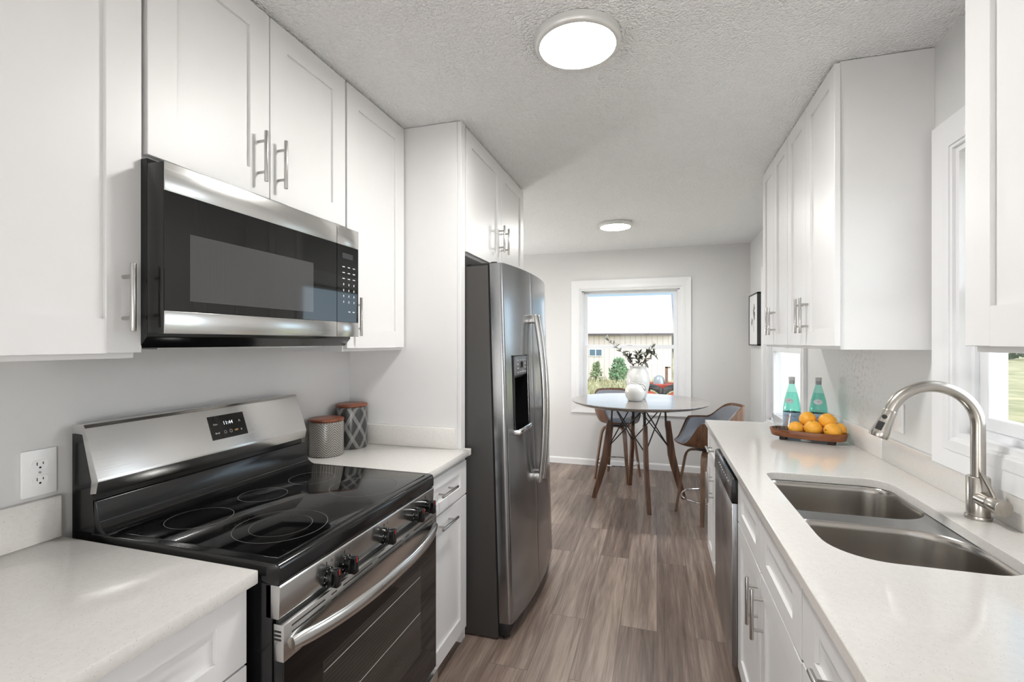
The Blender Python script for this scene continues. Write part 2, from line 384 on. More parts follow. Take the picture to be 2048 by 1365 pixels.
def struct(o, label=None):
    o['kind'] = 'structure'
    if label: o['label'] = label
    return o
def text_mesh(body, size, m, parent, frame, name='lettering', depth=0.0004, bend=None, align='CENTER'):
    """frame: 4x4 matrix placing the xy text plane; becomes a child mesh of parent"""
    cu = bpy.data.curves.new('t', 'FONT'); cu.body = body; cu.size = size; cu.align_x = align; cu.align_y = 'CENTER'; cu.extrude = depth; cu.resolution_u = 3
    to = bpy.data.objects.new('t', cu); COL.objects.link(to)
    bpy.context.view_layer.update()
    dg = bpy.context.evaluated_depsgraph_get()
    me = bpy.data.meshes.new_from_object(to.evaluated_get(dg)); bpy.data.objects.remove(to); bpy.data.curves.remove(cu)
    me.name = name
    if bend:
        R = bend
        for v in me.vertices:
            a = v.co.x/R; v.co = Vector((math.sin(a)*(R+v.co.z), v.co.y, math.cos(a)*(R+v.co.z)-R))
    me.transform(frame); me.transform(Matrix.Translation(-ORG[parent.name])); me.materials.clear(); me.materials.append(m)
    o = bpy.data.objects.new(name, me); COL.objects.link(o); o.parent = parent; ORG[o.name] = ORG[parent.name]
    return o
def frame(origin, xdir, ydir):
    x = Vector(xdir).normalized(); y = Vector(ydir); y = (y-x*y.dot(x)).normalized(); z = x.cross(y)
    M = Matrix((( x.x, y.x, z.x, origin[0]), (x.y, y.y, z.y, origin[1]), (x.z, y.z, z.z, origin[2]), (0, 0, 0, 1)))
    return M

# ------------------------------------------------------------------ room shell
XL, XR, YB, YF, CZ = -1.497, 0.943, -2.6, 5.53, 2.468
XD = -2.9; YK = 3.26; YN = -0.55     # dining area is wider to the left, beyond the fridge
struct(MB().box(XD-0.1, XR+0.12, YB-0.1, YF+0.12, -0.12, 0).build('floor', FLOOR), 'grey brown wood plank floor')
struct(MB().box(XD-0.1, XR+0.12, YB-0.1, YF+0.12, CZ, CZ+0.12).build('ceiling', CEIL), 'white textured ceiling')
struct(MB().box(XL-0.1, XL, YN, YK, 0, CZ).build('wall_left', WALL), 'pale grey wall behind the range')
struct(MB().box(XD, XL-0.1, YK-0.1, YK, 0, CZ).build('wall_return', WALL))
struct(MB().box(XD-0.1, XD, YK-0.1, YF, 0, CZ).build('wall_dining', WALL))
struct(MB().box(XD, XL-0.1, YN, YN+0.1, 0, CZ).build('wall_near', WALL))
struct(MB().box(XD-0.1, XD, YB, YN+0.1, 0, CZ).build('wall_hall', WALL))
def wall_with_holes(name, m, axis, at0, at1, u0, u1, holes):
    """wall slab between planes at0..at1 along axis, spanning u0..u1, with rectangular holes (u0,u1,z0,z1)"""
    b = MB(); holes = sorted(holes); u = u0
    def bx(a, c, z0, z1):
        if c-a < 1e-5 or z1-z0 < 1e-5: return
        if axis == 'x': b.box(at0, at1, a, c, z0, z1)
        else: b.box(a, c, at0, at1, z0, z1)
    for h in holes:
        bx(u, h[0], 0, CZ); bx(h[0], h[1], 0, h[2]); bx(h[0], h[1], h[3], CZ); u = h[1]
    bx(u, u1, 0, CZ)
    return struct(b.build(name, m))
WT = 0.12
H4 = (-1.28, 0.73, 0.02, 2.13)  # opening for the added glazed door
wall_with_holes('wall_back', WALL, 'y', YB-0.1, YB, XD-0.1, XR+WT, [H4])
H1 = (-0.855, 0.255, 0.705, 2.03); H2 = (3.655, 4.785, 0.705, 2.01); H3 = (1.36, 1.925, 1.105, 2.06)
wall_with_holes('wall_far', WALL, 'y', YF, YF+WT, XD-0.1, XR+WT, [H1])['label'] = 'pale grey wall around the dining window'
wall_with_holes('wall_right', WALLR, 'x', XR, XR+WT, YB, YF, [H3, H2])['label'] = 'pale grey wall behind the sink'

def win_box(axis, inner, sgn):
    """box writer: u along wall, d depth outward from the room face, z"""
    def f(b, u0, u1, d0, d1, z0, z1, bev=0.0):
        a, c = inner+sgn*d0, inner+sgn*d1
        if axis == 'x': b.box(a, c, u0, u1, z0, z1, bev)
        else: b.box(u0, u1, a, c, z0, z1, bev)
    return f
def make_window(name, axis, inner, hole, label, cw=0.1, stool=False):
    u0, u1, z0, z1 = hole; F = win_box(axis, inner, 1)
    root = bpy.data.objects.new(name, None); COL.objects.link(root)
    uc = (u0+u1)/2
    root.location = (inner, uc, z0) if axis == 'x' else (uc, inner, z0); ORG[root.name] = Vector(root.location); struct(root, label)
    # picture-frame casing with mitred, stepped profile
    def ring(b, o_off, i_off, d0, d1):
        def P(u, d, z): return (inner+d, u, z) if axis == 'x' else (u, inner+d, z)
        O = [(u0-o_off, z0-o_off), (u1+o_off, z0-o_off), (u1+o_off, z1+o_off), (u0-o_off, z1+o_off)]
        I = [(u0-i_off, z0-i_off), (u1+i_off, z0-i_off), (u1+i_off, z1+i_off), (u0-i_off, z1+i_off)]
        for k in range(4):
            j = (k+1) % 4
            q = [P(O[k][0], d0, O[k][1]), P(O[j][0], d0, O[j][1]), P(I[j][0], d0, I[j][1]), P(I[k][0], d0, I[k][1])]
            p = [P(O[k][0], d1, O[k][1]), P(O[j][0], d1, O[j][1]), P(I[j][0], (d1 if d1 > -0.02 else -0.012), I[j][1]), P(I[k][0], (d1 if d1 > -0.02 else -0.012), I[k][1])]
            b.loft([q, p])
    b = MB(); ring(b, cw, 0.0, 0.0, -0.022); ring(b, cw*0.42, cw*0.1, 0.0, -0.0185)
    b.build('casing', TRIM, root, smooth=False)
    # jamb liner
    t = 0.018; b = MB()
    F(b, u0, u0+t, -0.002, WT, z0, z1); F(b, u1-t, u1, -0.002, WT, z0, z1); F(b, u0+t, u1-t, -0.002, WT, z1-t, z1); F(b, u0+t, u1-t, -0.002, WT, z0, z0+t)
    b.build('jamb', TRIM, root, smooth=False)
    a0, a1, c0, c1 = u0+t, u1-t, z0+t, z1-t; mid = (c0+c1)/2; s = 0.042
    b = MB()   # unit frame
    F(b, a0, a0+0.018, 0.03, 0.115, c0, c1); F(b, a1-0.018, a1, 0.03, 0.115, c0, c1); F(b, a0, a1, 0.03, 0.115, c1-0.008, c1); F(b, a0, a1, 0.03, 0.115, c0, c0+0.02)
    b.build('frame', VINYL, root, smooth=False)
    a0 += 0.018; a1 -= 0.018; c0 += 0.02; c1 -= 0.008
    def sash(nm, d0, d1, zz0, zz1):
        b = MB(); F(b, a0, a0+s, d0, d1, zz0, zz1, 0.003); F(b, a1-s, a1, d0, d1, zz0, zz1, 0.003)
        F(b, a0+s-0.004, a1-s+0.004, d0, d1, zz1-(s if nm == 'lower_sash' else 0.026), zz1, 0.003); F(b, a0+s-0.004, a1-s+0.004, d0, d1, zz0, zz0+s, 0.003)
        o = b.build(nm, VINYL, root, smooth=False)
        g = MB(); F(g, a0+s-0.003, a1-s+0.003, (d0+d1)/2-0.002, (d0+d1)/2+0.002, zz0+s-0.003, zz1-(s if nm == 'lower_sash' else 0.026)+0.003); g.build('pane', GLASS, o, smooth=False)
    sash('upper_sash', 0.078, 0.104, mid-s/2, c1); sash('lower_sash', 0.042, 0.068, c0, mid+s/2)
    b = MB(); F(b, uc-0.03, uc+0.03, 0.03, 0.044, mid+s/2-0.004, mid+s/2+0.012, 0.002); b.build('sash_lock', VINYL, root)
    return root
make_window('window_1', 'y', YF, H1, 'white double hung window behind the round table')
make_window('window_2', 'x', XR, H2, 'white window on the right wall beyond the counter end')
make_window('window_3', 'x', XR, H3, 'white window over the sink')
# glazed patio door added behind the camera to let in more daylight
pd = bpy.data.objects.new('added_door', None); COL.objects.link(pd); pd.location = (-0.275, YB, 0); ORG[pd.name] = Vector(pd.location); struct(pd, 'glazed patio door added behind the camera to let in daylight')
for a, c in ((H4[0], -0.29), (-0.26, H4[1])):
    b = MB(); b.box(a, a+0.06, YB-0.08, YB-0.03, 0.02, 2.13); b.box(c-0.06, c, YB-0.08, YB-0.03, 0.02, 2.13); b.box(a+0.06, c-0.06, YB-0.08, YB-0.03, 2.06, 2.13); b.box(a+0.06, c-0.06, YB-0.08, YB-0.03, 0.02, 0.12)
    o = b.build('leaf', VINYL, pd, smooth=False)
    MB().box(a+0.058, c-0.058, YB-0.057, YB-0.053, 0.118, 2.062).build('pane', GLASS, o, smooth=False)
MB().box(-0.29, -0.26, YB-0.09, YB-0.02, 0.02, 2.13).build('mullion', VINYL, pd, smooth=False)
# baseboards
def base_y(name, x0, x1, y): struct(MB().prism([(y, 0), (y-0.014, 0), (y-0.014, 0.058), (y-0.008, 0.07), (y, 0.072)], 'x', x0, x1).build(name, TRIM, smooth=False))
base_y('baseboard_far', XD, XR, YF)
struct(MB().prism([(XR, 0), (XR-0.014, 0), (XR-0.014, 0.058), (XR-0.008, 0.07), (XR, 0.072)], 'y', 3.4, YF-0.015).build('baseboard_right', TRIM, smooth=False))

# ------------------------------------------------------------------ cabinet parts
def shaker(name, parent, X, face, y0, y1, z0, z1, st=0.07, rail=None, th=0.02, rec=0.009, m=WHITE):
    """one door or drawer front: flat recessed panel in a frame. X is its front plane, face +1/-1 the way it looks"""
    rail = st if rail is None else rail
    b = MB(); xb = X-face*th; bv = 0.0012
    b.box(xb, X, y0, y0+st, z0, z1, bv, 1); b.box(xb, X, y1-st, y1, z0, z1, bv, 1)
    b.box(xb, X-face*0.0002, y0+st-0.003, y1-st+0.003, z0, z0+rail, 0, 1); b.box(xb, X-face*0.0002, y0+st-0.003, y1-st+0.003, z1-rail, z1, 0, 1)
    b.box(xb+face*0.002, X-face*rec, y0+st-0.002, y1-st+0.002, z0+rail-0.002, z1-rail+0.002)
    return b.build(name, m, parent, smooth=False)
def pull(parent, X, face, y, z, vertical=True, L=0.156, cc=0.096, off=0.032, r=0.006):
    """bar pull on a door or drawer front; a sub-part"""
    xb = X+face*off; b = MB(); bar = MB()
    if vertical:
        b.cyl((xb, y, z-L/2), (xb, y, z+L/2), r, seg=16, bev=0.001)
        for s in (-1, 1): b.cyl((X, y, z+s*cc/2), (xb, y, z+s*cc/2), 0.0045, seg=12)
    else:
        b.cyl((xb, y-L/2, z), (xb, y+L/2, z), r, seg=16, bev=0.001)
        for s in (-1, 1): b.cyl((X, y+s*cc/2, z), (xb, y+s*cc/2, z), 0.0045, seg=12)
    o = b.build('handle', NICKEL, parent); return o

# --- upper cabinets, left run (fronts look to +X)
XU = -1.18
def upper(label, wall_x, X, face, y0, y1, z0, z1, doors, handles, zlip=0.013, name='upper_cabinet', st=0.07):
    t = thing(name, label, 'cabinet', ((wall_x+X)/2, (y0+y1)/2, z0))
    xb = X-face*0.02
    MB().box(wall_x, xb-face*0.0008, y0, y1, z0, z1, 0.001, 1).build('body', WHITE, t, smooth=False)
    for (d0, d1), h in zip(doors, handles):
        d = shaker('door', t, X, face, d0, d1, z0+zlip, z1-0.008, st)
        if h: pull(d, X, face, h[0], h[1])
    return t
ZT = CZ-0.003
upper('tall white upper cabinet at the left edge, beside the microwave', XL, XU, 1, 0.30, 0.829, 1.381, ZT, [(0.304, 0.8335)], [(0.792, 1.522)], st=0.078)
upper('short white two-door upper cabinet above the microwave', XL, XU, 1, 0.845, 1.618, 1.862, ZT, [(0.847, 1.2265), (1.2305, 1.613)], [(1.181, 1.991), (1.262, 1.993)], st=0.075)
upper('narrow white upper cabinet between the microwave and the tall fridge panel', XL, XU, 1, 1.621, 2.078, 1.381, ZT, [(1.624, 2.070)], [(1.672, 1.522)], st=0.078)
upper('white two-door cabinet above the refrigerator', XL, -0.881, 1, 2.130, 3.17, 1.845, ZT, [(2.142, 2.680), (2.684, 3.165)], [(2.640, 2.02), (2.724, 2.02)], st=0.07)
t = thing('end_panel', 'tall white side panel standing between the left counter and the refrigerator', 'panel', (-1.18, 2.1, 0))
MB().box(XL, -0.905, 2.081, 2.099, 0.0, ZT, 0.001, 1).build('board', WHITE, t, smooth=False)
MB().box(-0.904, -0.884, 2.081, 2.128, 0.0, ZT, 0.001, 1).build('front_stile', WHITE, t, smooth=False)
# --- upper cabinets, right run (fronts look to -X)
XRU = 0.632
upper('white two-door upper cabinet on the right, its wide blank side facing the sink window', XR, XRU, -1, 2.052, 2.716, 1.391, ZT, [(2.046, 2.402), (2.405, 2.713)], [(2.368, 1.537), (2.440, 1.537)], st=0.062)
upper('white two-door upper cabinet on the right, the one nearer the dining area', XR, XRU, -1, 2.718, 3.30, 1.391, ZT, [(2.720, 3.008), (3.011, 3.297)], [(2.974, 1.537), (3.046, 1.537)], st=0.062)
upper('white upper cabinet at the right edge, on the near side of the sink window', XR, XRU, -1, 0.70, 1.26, 1.398, ZT, [(0.704, 1.2605)], [None], st=0.08)

# --- base cabinets
def base_cab(label, wall_x, X, face, y0, y1, fronts, toe=0.1, name='base_cabinet', top=0.884, open_top=False):
    t = thing(name, label, 'cabinet', ((wall_x+X)/2, (y0+y1)/2, 0)); xb = X-face*0.0205
    wi = wall_x+face*0.002
    if open_top:
        b = MB(); b.box(wi, xb, y0, y0+0.018, toe, top); b.box(wi, xb, y1-0.018, y1, toe, top); b.box(wi, xb, y0, y1, toe, toe+0.018); b.box(wi, wi+face*0.012, y0, y1, toe, top)
        b.box(xb-face*0.018, xb, y0, y1, 0.69, top).build('body', WHITE, t, smooth=False)
    else: MB().box(wi, xb, y0, y1, toe, top, 0.0, 1).build('body', WHITE, t, smooth=False)
    MB().box(wi, X-face*0.085, y0+0.002, y1-0.002, 0, toe-0.0005).build('toe_kick', WHITE, t, smooth=False)
    for f in fronts:
        nm, d0, d1, z0, z1, h = f[:6]
        st = f[6] if len(f) > 6 else 0.07
        rail = f[7] if len(f) > 7 else st
        d = shaker(nm, t, X, face, d0, d1, z0, z1, st, rail)
        for q in (h or []): pull(d, X, face, *q)
    return t
XB = -0.863
base_cab('white drawer base cabinet at the lower left, nearest the camera', XL, XB, 1, 0.30, 0.836,
         [('drawer', 0.304, 0.833, 0.713, 0.876, [(0.57, 0.795, False)], 0.076, 0.045), ('drawer', 0.304, 0.833, 0.410, 0.708, [(0.57, 0.559, False)], 0.076, 0.06), ('drawer', 0.304, 0.833, 0.105, 0.405, [(0.57, 0.255, False)], 0.076, 0.06)])
base_cab('narrow white base cabinet between the range and the refrigerator', XL, XB, 1, 1.64, 2.079,
         [('drawer', 1.645, 2.094, 0.706, 0.862, [(1.845, 0.789, False)], 0.07, 0.045), ('door', 1.645, 2.094, 0.075, 0.699, [(1.845, 0.655, False)], 0.07, 0.07)])
XF = 0.313
base_cab('white sink base cabinet with two blank drawer fronts', XR, XF, -1, 1.222, 2.112,
         [('false_drawer', 1.672, 2.108, 0.697, 0.866, None, 0.075, 0.05), ('false_drawer', 1.226, 1.668, 0.697, 0.866, None, 0.075, 0.05),
          ('door', 1.672, 2.108, 0.105, 0.690, [(1.712, 0.575)], 0.07), ('door', 1.226, 1.668, 0.105, 0.690, [(1.630, 0.575)], 0.07)], open_top=True)
base_cab('white base cabinet at the far end of the right counter', XR, XF, -1, 2.705, 3.305,
         [('drawer', 2.709, 3.301, 0.706, 0.866, [(3.005, 0.79, False)], 0.07, 0.045), ('door', 3.007, 3.301, 0.105, 0.699, [(3.045, 0.57)], 0.06), ('door', 2.709, 3.003, 0.105, 0.699, [(2.965, 0.57)], 0.06)])
base_cab('white drawer base cabinet at the lower right corner, nearest the camera', XR, XF, -1, 0.70, 1.220,
         [('drawer', 0.704, 1.216, 0.706, 0.866, [(0.965, 0.787, False)], 0.085, 0.045), ('door', 0.704, 1.216, 0.105, 0.699, None, 0.085)])

# --- countertops
ZC, ZCB = 0.915, 0.885
t = thing('countertop', 'white quartz countertop at the lower left, left of the range', 'countertop', (-1.17, 0.5, ZCB))
MB().box(XL, -0.843, 0.25, 0.845, ZCB, ZC, 0.003).build('slab', QUARTZ, t)
MB().box(XL, -1.477, 0.25, 0.843, ZC, 1.022, 0.002).build('backsplash', QUARTZ, t)
t = thing('countertop', 'small white quartz countertop between the range and the refrigerator', 'countertop', (-1.17, 1.87, ZCB))
MB().box(XL, -0.843, 1.632, 2.0805, ZCB, ZC, 0.003).box(-0.879, -0.843, 2.079, 2.108, ZCB, ZC, 0.002).build('slab', QUARTZ, t)
MB().box(-1.495, -0.91, 2.060, 2.0805, ZC, 1.012, 0.002).build('backsplash', QUARTZ, t)
SX0, SX1, SY0, SY1 = 0.402, 0.800, 1.293, 2.066
def rrect(x0, x1, y0, y1, r, n=10):
    """rounded rectangle, counter-clockwise; r = radii at (x0,y0),(x1,y0),(x1,y1),(x0,y1)"""
    out = []
    for (cx, cy, a0), rr in zip(((x0+r[0], y0+r[0], PI), (x1-r[1], y0+r[1], 1.5*PI), (x1-r[2], y1-r[2], 0), (x0+r[3], y1-r[3], 0.5*PI)), r):
        for k in range(n+1):
            a = a0+0.5*PI*k/n; out.append((cx+rr*math.cos(a), cy+rr*math.sin(a)))
    return out
def slab_with_hole(x0, x1, y0, y1, hole, z0, z1):
    b = MB(); bm = b.bm
    outer = [(x0, y0), (x1, y0), (x1, y1), (x0, y1)]
    for z in (z0, z1):
        vo = [bm.verts.new((x, y, z)) for x, y in outer]; vi = [bm.verts.new((x, y, z)) for x, y in hole]
        es = [bm.edges.new((vo[i], vo[(i+1) % 4])) for i in range(4)] + [bm.edges.new((vi[i], vi[(i+1) % len(vi)])) for i in range(len(vi))]
        bmesh.ops.triangle_fill(bm, edges=es, use_beauty=True, use_dissolve=False)
        if z == z0: vo0, vi0 = vo, vi
    for A, B_ in ((vo0, vo), (vi0, vi)):
        for i in range(len(A)):
            j = (i+1) % len(A); bm.faces.new((A[i], A[j], B_[j], B_[i]))
    return b
t = thing('countertop', 'long white quartz countertop on the right with the sink cut into it', 'countertop', (0.62, 1.8, ZCB))
hole = rrect(SX0, SX1, SY0, SY1, (0.12, 0.10, 0.075, 0.045))
sl = slab_with_hole(0.299, XR, 0.25, 3.33, hole, ZCB, ZC).build('slab', QUARTZ, t, angle=0.5)
bv = sl.modifiers.new('edge', 'BEVEL'); bv.width = 0.0025; bv.segments = 2; bv.limit_method = 'ANGLE'; bv.angle_limit = 1.0
b = MB(); b.box(0.923, XR, 0.25, 2.418, ZC, 1.015, 0.002); b.box(0.923, XR, 2.4185, 3.30, ZC, 1.015, 0.002); b.build('backsplash', QUARTZ, t)

# --- sink: undermounted double bowl
t = thing('sink', 'stainless steel double-bowl sink under the right countertop', 'sink', (0.6, 1.68, 0.69))
ZF = ZCB-0.001
def bowl(x0, x1, y0, y1, r, depth):
    """open bowl: rim ring down to a rounded floor with drain"""
    rings = []
    for ins, dz, rk in ((0.0, 0.0, 1), (0.003, -0.004, 1), (0.006, -0.02, 1), (0.010, -depth+0.05, 1), (0.016, -depth+0.02, 1), (0.034, -depth+0.004, 0.85), (0.06, -depth, 0.7)):
        rr = [max(0.02, q*rk-ins*0.3) for q in r]
        rings.append([(x, y, ZF+dz) for x, y in rrect(x0+ins, x1-ins, y0+ins, y1-ins, rr)])
    return rings
def make_bowl(x0, x1, y0, y1, r, depth):
    b = MB(); b.loft(bowl(x0, x1, y0, y1, r, depth), True, False)
    b.bm.verts.ensure_lookup_table(); n = len(rrect(0, 1, 0, 1, (0.1,)*4))
    b.bm.faces.new(b.bm.verts[-n:])
    bmesh.ops.recalc_face_normals(b.bm, faces=b.bm.faces[:]); bmesh.ops.reverse_faces(b.bm, faces=b.bm.faces[:])
    o = b.build('bowl', SINKM, t, fix=False, angle=0.9)
    cx, cy = (x0+x1)/2, (y0+y1)/2
    d = MB(); d.disc((cx, cy, ZF-depth+0.0015), 0.042, (0, 0, 1), 32, 0.03); d.disc((cx, cy, ZF-depth+0.001), 0.03, (0, 0, 1)); d.build('drain', CHROME, o, smooth=False)
    return rrect(x0, x1, y0, y1, r)
BA = (SX0-0.004, SX1+0.006, 1.716, SY1+0.004, (0.05, 0.12, 0.08, 0.05)); BB = (SX0-0.004, SX1+0.004, SY0-0.004, 1.640, (0.125, 0.105, 0.14, 0.05))
ha = make_bowl(*BA, 0.2); hb = make_bowl(*BB, 0.21)
# flange with two bowl openings
b = MB(); bm = b.bm; es = []
for loop in ([(SX0-0.03, SY0-0.03), (SX1+0.03, SY0-0.03), (SX1+0.03, SY1+0.03), (SX0-0.03, SY1+0.03)], ha, hb):
    vs = [bm.verts.new((x, y, ZF)) for x, y in loop]; es += [bm.edges.new((vs[i], vs[(i+1) % len(vs)])) for i in range(len(vs))]
bmesh.ops.triangle_fill(bm, edges=es, use_beauty=True, normal=(0, 0, 1))
b.build('flange', STEELV, t, smooth=False)

# --- faucet
fx, fy = 0.878, 1.690
t = thing('faucet', 'brushed nickel gooseneck kitchen faucet behind the sink', 'faucet', (fx, fy, ZC))
FN = mat('faucet_nickel', (178, 173, 166), 0.27, metal=1.0)
MB().lathe([(0, ZC), (0.030, ZC), (0.0305, ZC+0.006), (0.0295, ZC+0.0105), (0, ZC+0.0105)], fx, fy, 40).build('base_ring', FN, t)
MB().lathe([(0.0262, ZC+0.0105), (0.0262, ZC+0.118), (0.0245, ZC+0.1205), (0.017, ZC+0.1205)], fx, fy, 40).build('body', FN, t)
pts = [(fx, fy, ZC+0.118), (fx, fy, 1.10), (fx, fy, 1.15)]; ac = fx-0.108; az = 1.182
for k in range(25):
    a = PI*0.90*k/24; pts.append((ac+0.108*math.cos(a), fy, az+0.108*math.sin(a)))
MB().tube(pts, 0.0165, 20).build('spout', FN, t)
e = Vector(pts[-1]); d = (Vector(pts[-1])-Vector(pts[-2])).normalized()
h = MB().tube([e, e+d*0.004, e+d*0.02, e+d*0.045, e+d*0.07, e+d*0.083, e+d*0.087], [0.0168, 0.0178, 0.018, 0.0205, 0.0245, 0.025, 0.0235], 28).build('spray_head', FN, t)
nr = (Vector((-0.75, -0.8, 0.0)) - d*Vector((-0.75, -0.8, 0)).dot(d)).normalized(); sd = d.cross(nr)
b = MB(); b.cyl(e+d*0.024+nr*0.0175, e+d*0.024+nr*0.0215, 0.0065, seg=18); b.build('button', BLACKM, h)
b = MB(); c0 = e+d*0.053+nr*0.0208
q = [c0-sd*0.008-d*0.013, c0+sd*0.008-d*0.013, c0+sd*0.008+d*0.013+nr*0.0018, c0-sd*0.008+d*0.013+nr*0.0018]
b.loft([[p-nr*0.006 for p in q], [p+nr*0.003 for p in q]]); b.build('button', BLACKM, h, smooth=False)
hd = MB(); hd.cyl((fx, fy-0.015, 0.977), (fx+0.004, fy-0.052, 0.975), 0.0215, seg=32); hd = hd.build('lever_hub', FN, t)
MB().cyl((fx+0.004, fy-0.0535, 0.975), (fx+0.008, fy-0.092, 0.973), 0.0218, seg=36, bev=0.001).build('lever_cap', FN, t)
MB().tube([(fx+0.004, fy-0.066, 0.99), (fx-0.002, fy-0.056, 1.015), (fx-0.012, fy-0.036, 1.055)], [0.0052, 0.0052, 0.0052], 14).build('lever', FN, t)

# ------------------------------------------------------------------ electric range
RY0, RY1 = 0.862, 1.624
t = thing('range', 'stainless and black electric range with glass cooktop', 'range', (-1.12, (RY0+RY1)/2, 0))
MB().box(-1.465, -0.822, RY0, RY1, 0.03, 0.905, 0.004).build('body', BLACK, t)
ct = MB(); ct.prism([(-1.40, 0.875), (-0.806, 0.875), (-0.800, 0.882), (-0.800, 0.912), (-0.804, 0.921), (-0.814, 0.9255), (-1.40, 0.9255)], 'y', RY0-0.001, RY1+0.001, 0.004)
ct = ct.build('cooktop', BLACK, t)
gl = MB().box(-1.352, -0.826, RY0+0.022, RY1-0.022, 0.9235, 0.9268, 0.0015).build('glass_surface', CERAN, ct)
for cx, cy, r, w in ((-1.225, 1.023, 0.083, .0013), (-1.216, 1.238, 0.072, .0013), (-0.966, 1.045, 0.117, .0013), (-0.966, 1.045, 0.078, .0009), (-0.956, 1.41, 0.113, .0013), (-1.195, 1.44, 0.078, .0013)):
    MB().disc((cx, cy, 0.9271), r, (0, 0, 1), 80, r-w).build('burner_ring', RING, ct, smooth=False)
# backguard: black rear housing, curved riser, slanted stainless console
bgp = MB().prism([(-1.474, 0.90), (-1.385, 0.90), (-1.398, 1.02), (-1.40, 1.06), (-1.435, 1.175), (-1.474, 1.178)], 'y', RY0+0.002, RY1-0.002)
bgp = bgp.build('backguard', BLACK, t, smooth=False)
MB().prism([(-1.384, 1.008), (-1.392, 1.008), (-1.392, 0.92), (-1.338, 0.92), (-1.338, 0.9265), (-1.354, 0.929), (-1.366, 0.938), (-1.374, 0.955)], 'y', RY0+0.001, RY1-0.001, 0.002).build('riser', BLACK, bgp, angle=0.9)
con_prof = [(-1.474, 1.180), (-1.474, 1.196), (-1.470, 1.201), (-1.436, 1.204), (-1.428, 1.202), (-1.423, 1.194), (-1.376, 1.064), (-1.375, 1.058), (-1.382, 1.028), (-1.404, 1.024), (-1.398, 1.058), (-1.432, 1.178)]
con = MB().prism(con_prof, 'y', RY0, RY1, 0.0008).build('console', STEEL, bgp, angle=0.35)
pn = Vector((-1.376+1.423, 0, 1.064-1.194)).normalized()      # down the slope
nn = Vector((0.13, 0, 0.047)).normalized()                    # outward
def con_pt(y, s, off=0.0): return Vector((-1.423, y, 1.194)) + pn*s + nn*off
FR = lambda y, s, off=0.0012: frame(con_pt(y, s, off), (0, 1, 0), -pn)
L_ = 0.1382
q = [con_pt(y, s, 0) for y, s in ((1.205, 0.024), (1.345, 0.024), (1.345, 0.104), (1.205, 0.104))]
b = MB(); b.loft([[p-nn*0.002 for p in q], [p+nn*0.0009 for p in q]]); disp = b.build('display', BGLASS, t, smooth=False)
text_mesh('11:44', 0.0175, LCD, disp, FR(1.276, 0.053), 'clock_digits', 0.0002)
text_mesh('Bake', 0.0085, MARK, disp, FR(1.228, 0.053), 'lettering', 0.0002); text_mesh('Broil', 0.0085, MARK, disp, FR(1.228, 0.083), 'lettering', 0.0002)
text_mesh('OFF', 0.008, AMBER, disp, FR(1.302, 0.083), 'lettering', 0.0002)
text_mesh('^', 0.02, MARK, disp, FR(1.322, 0.056), 'lettering', 0.0002); text_mesh('v', 0.014, MARK, disp, FR(1.322, 0.083), 'lettering', 0.0002)
b = MB(); b.disc(con_pt(1.28, 0.083, 0.0012), 0.0055, nn, 24, 0.0046); b.disc(con_pt(1.258, 0.083, 0.0012), 0.005, nn, 24, 0.0041); b.build('icons', MARK, disp, smooth=False)
# front: knob panel
kp = MB().prism([(-0.84, 0.876), (-0.802, 0.876), (-0.800, 0.872), (-0.803, 0.803), (-0.806, 0.80), (-0.84, 0.80)], 'y', RY0, RY1, 0.0015).build('knob_panel', STEEL, t)
for y in (1.018, 1.091, 1.284, 1.472, 1.557):
    k = MB(); k.cyl((-0.803, y, 0.826), (-0.790, y, 0.826), 0.0245, 0.0235, 28); k.cyl((-0.790, y, 0.826), (-0.774, y, 0.826), 0.0215, 0.020, 28, bev=0.002)
    k.box(-0.786, -0.762, y-0.0095, y+0.0095, 0.8035, 0.8485, 0.003); k = k.build('knob', BLACK, t)
    m_ = MB(); m_.box(-0.7625, -0.7612, y-0.0012, y+0.0012, 0.834, 0.8475); m_.build('pointer', RED, k, smooth=False)
    m_ = MB()
    for i in range(7):
        a = 0.9+i*0.62; m_.disc((-0.7898, y+0.0228*math.cos(a), 0.826+0.0228*math.sin(a)), 0.0016, (1, 0, 0), 8)
    m_.build('dial_marks', MARK, k, smooth=False)
    m_ = MB(); m_.box(-0.8012, -0.7995, y-0.001, y+0.001, 0.8525, 0.862); m_.disc((-0.7992, y+0.02, 0.858), 0.004, (1, 0, 0), 4, 0.003); m_.build('panel_mark', SLOT, kp, smooth=False)
MB().box(-0.815, -0.808, RY0+0.004, RY1-0.004, 0.785, 0.803).build('vent_gap', SLOT, t, smooth=False)
# oven door
XD_ = -0.790
od = MB().box(-0.820, XD_-0.001, RY0, RY1, 0.205, 0.790, 0.003).build('oven_door', BLACK, t)
MB().box(-0.8185, XD_, RY0-0.0005, RY1+0.0005, 0.708, 0.7905, 0.0015).build('top_band', STEEL, od)
b = MB()
for z in (0.778, 0.763):
    for y0, y1 in ((0.885, 1.0), (1.022, 1.046), (1.07, 1.205), (1.235, 1.372), (1.394, 1.42), (1.452, 1.59)): b.box(XD_-0.002, XD_+0.0003, y0, y1, z-0.0028, z+0.0028, 0.0011, 1)
for z in (0.775, 0.766, 0.757): b.box(-0.816, -0.797, RY0-0.0009, RY0+0.002, z-0.0022, z+0.0022)
b.build('vent_slots', SLOT, od, smooth=False)
MB().box(-0.793, XD_, RY0+0.003, RY1-0.003, 0.209, 0.7075).build('outer_glass', BGLASS, od, smooth=False)
OVW = stripes('oven_screen', (34, 32, 30), (50, 47, 44), 0.012, 'Z', 0.12, 0.5)
MB().box(-0.792, XD_+0.0004, 0.99, 1.50, 0.33, 0.628).build('window', OVW, od, smooth=False)
b = MB()
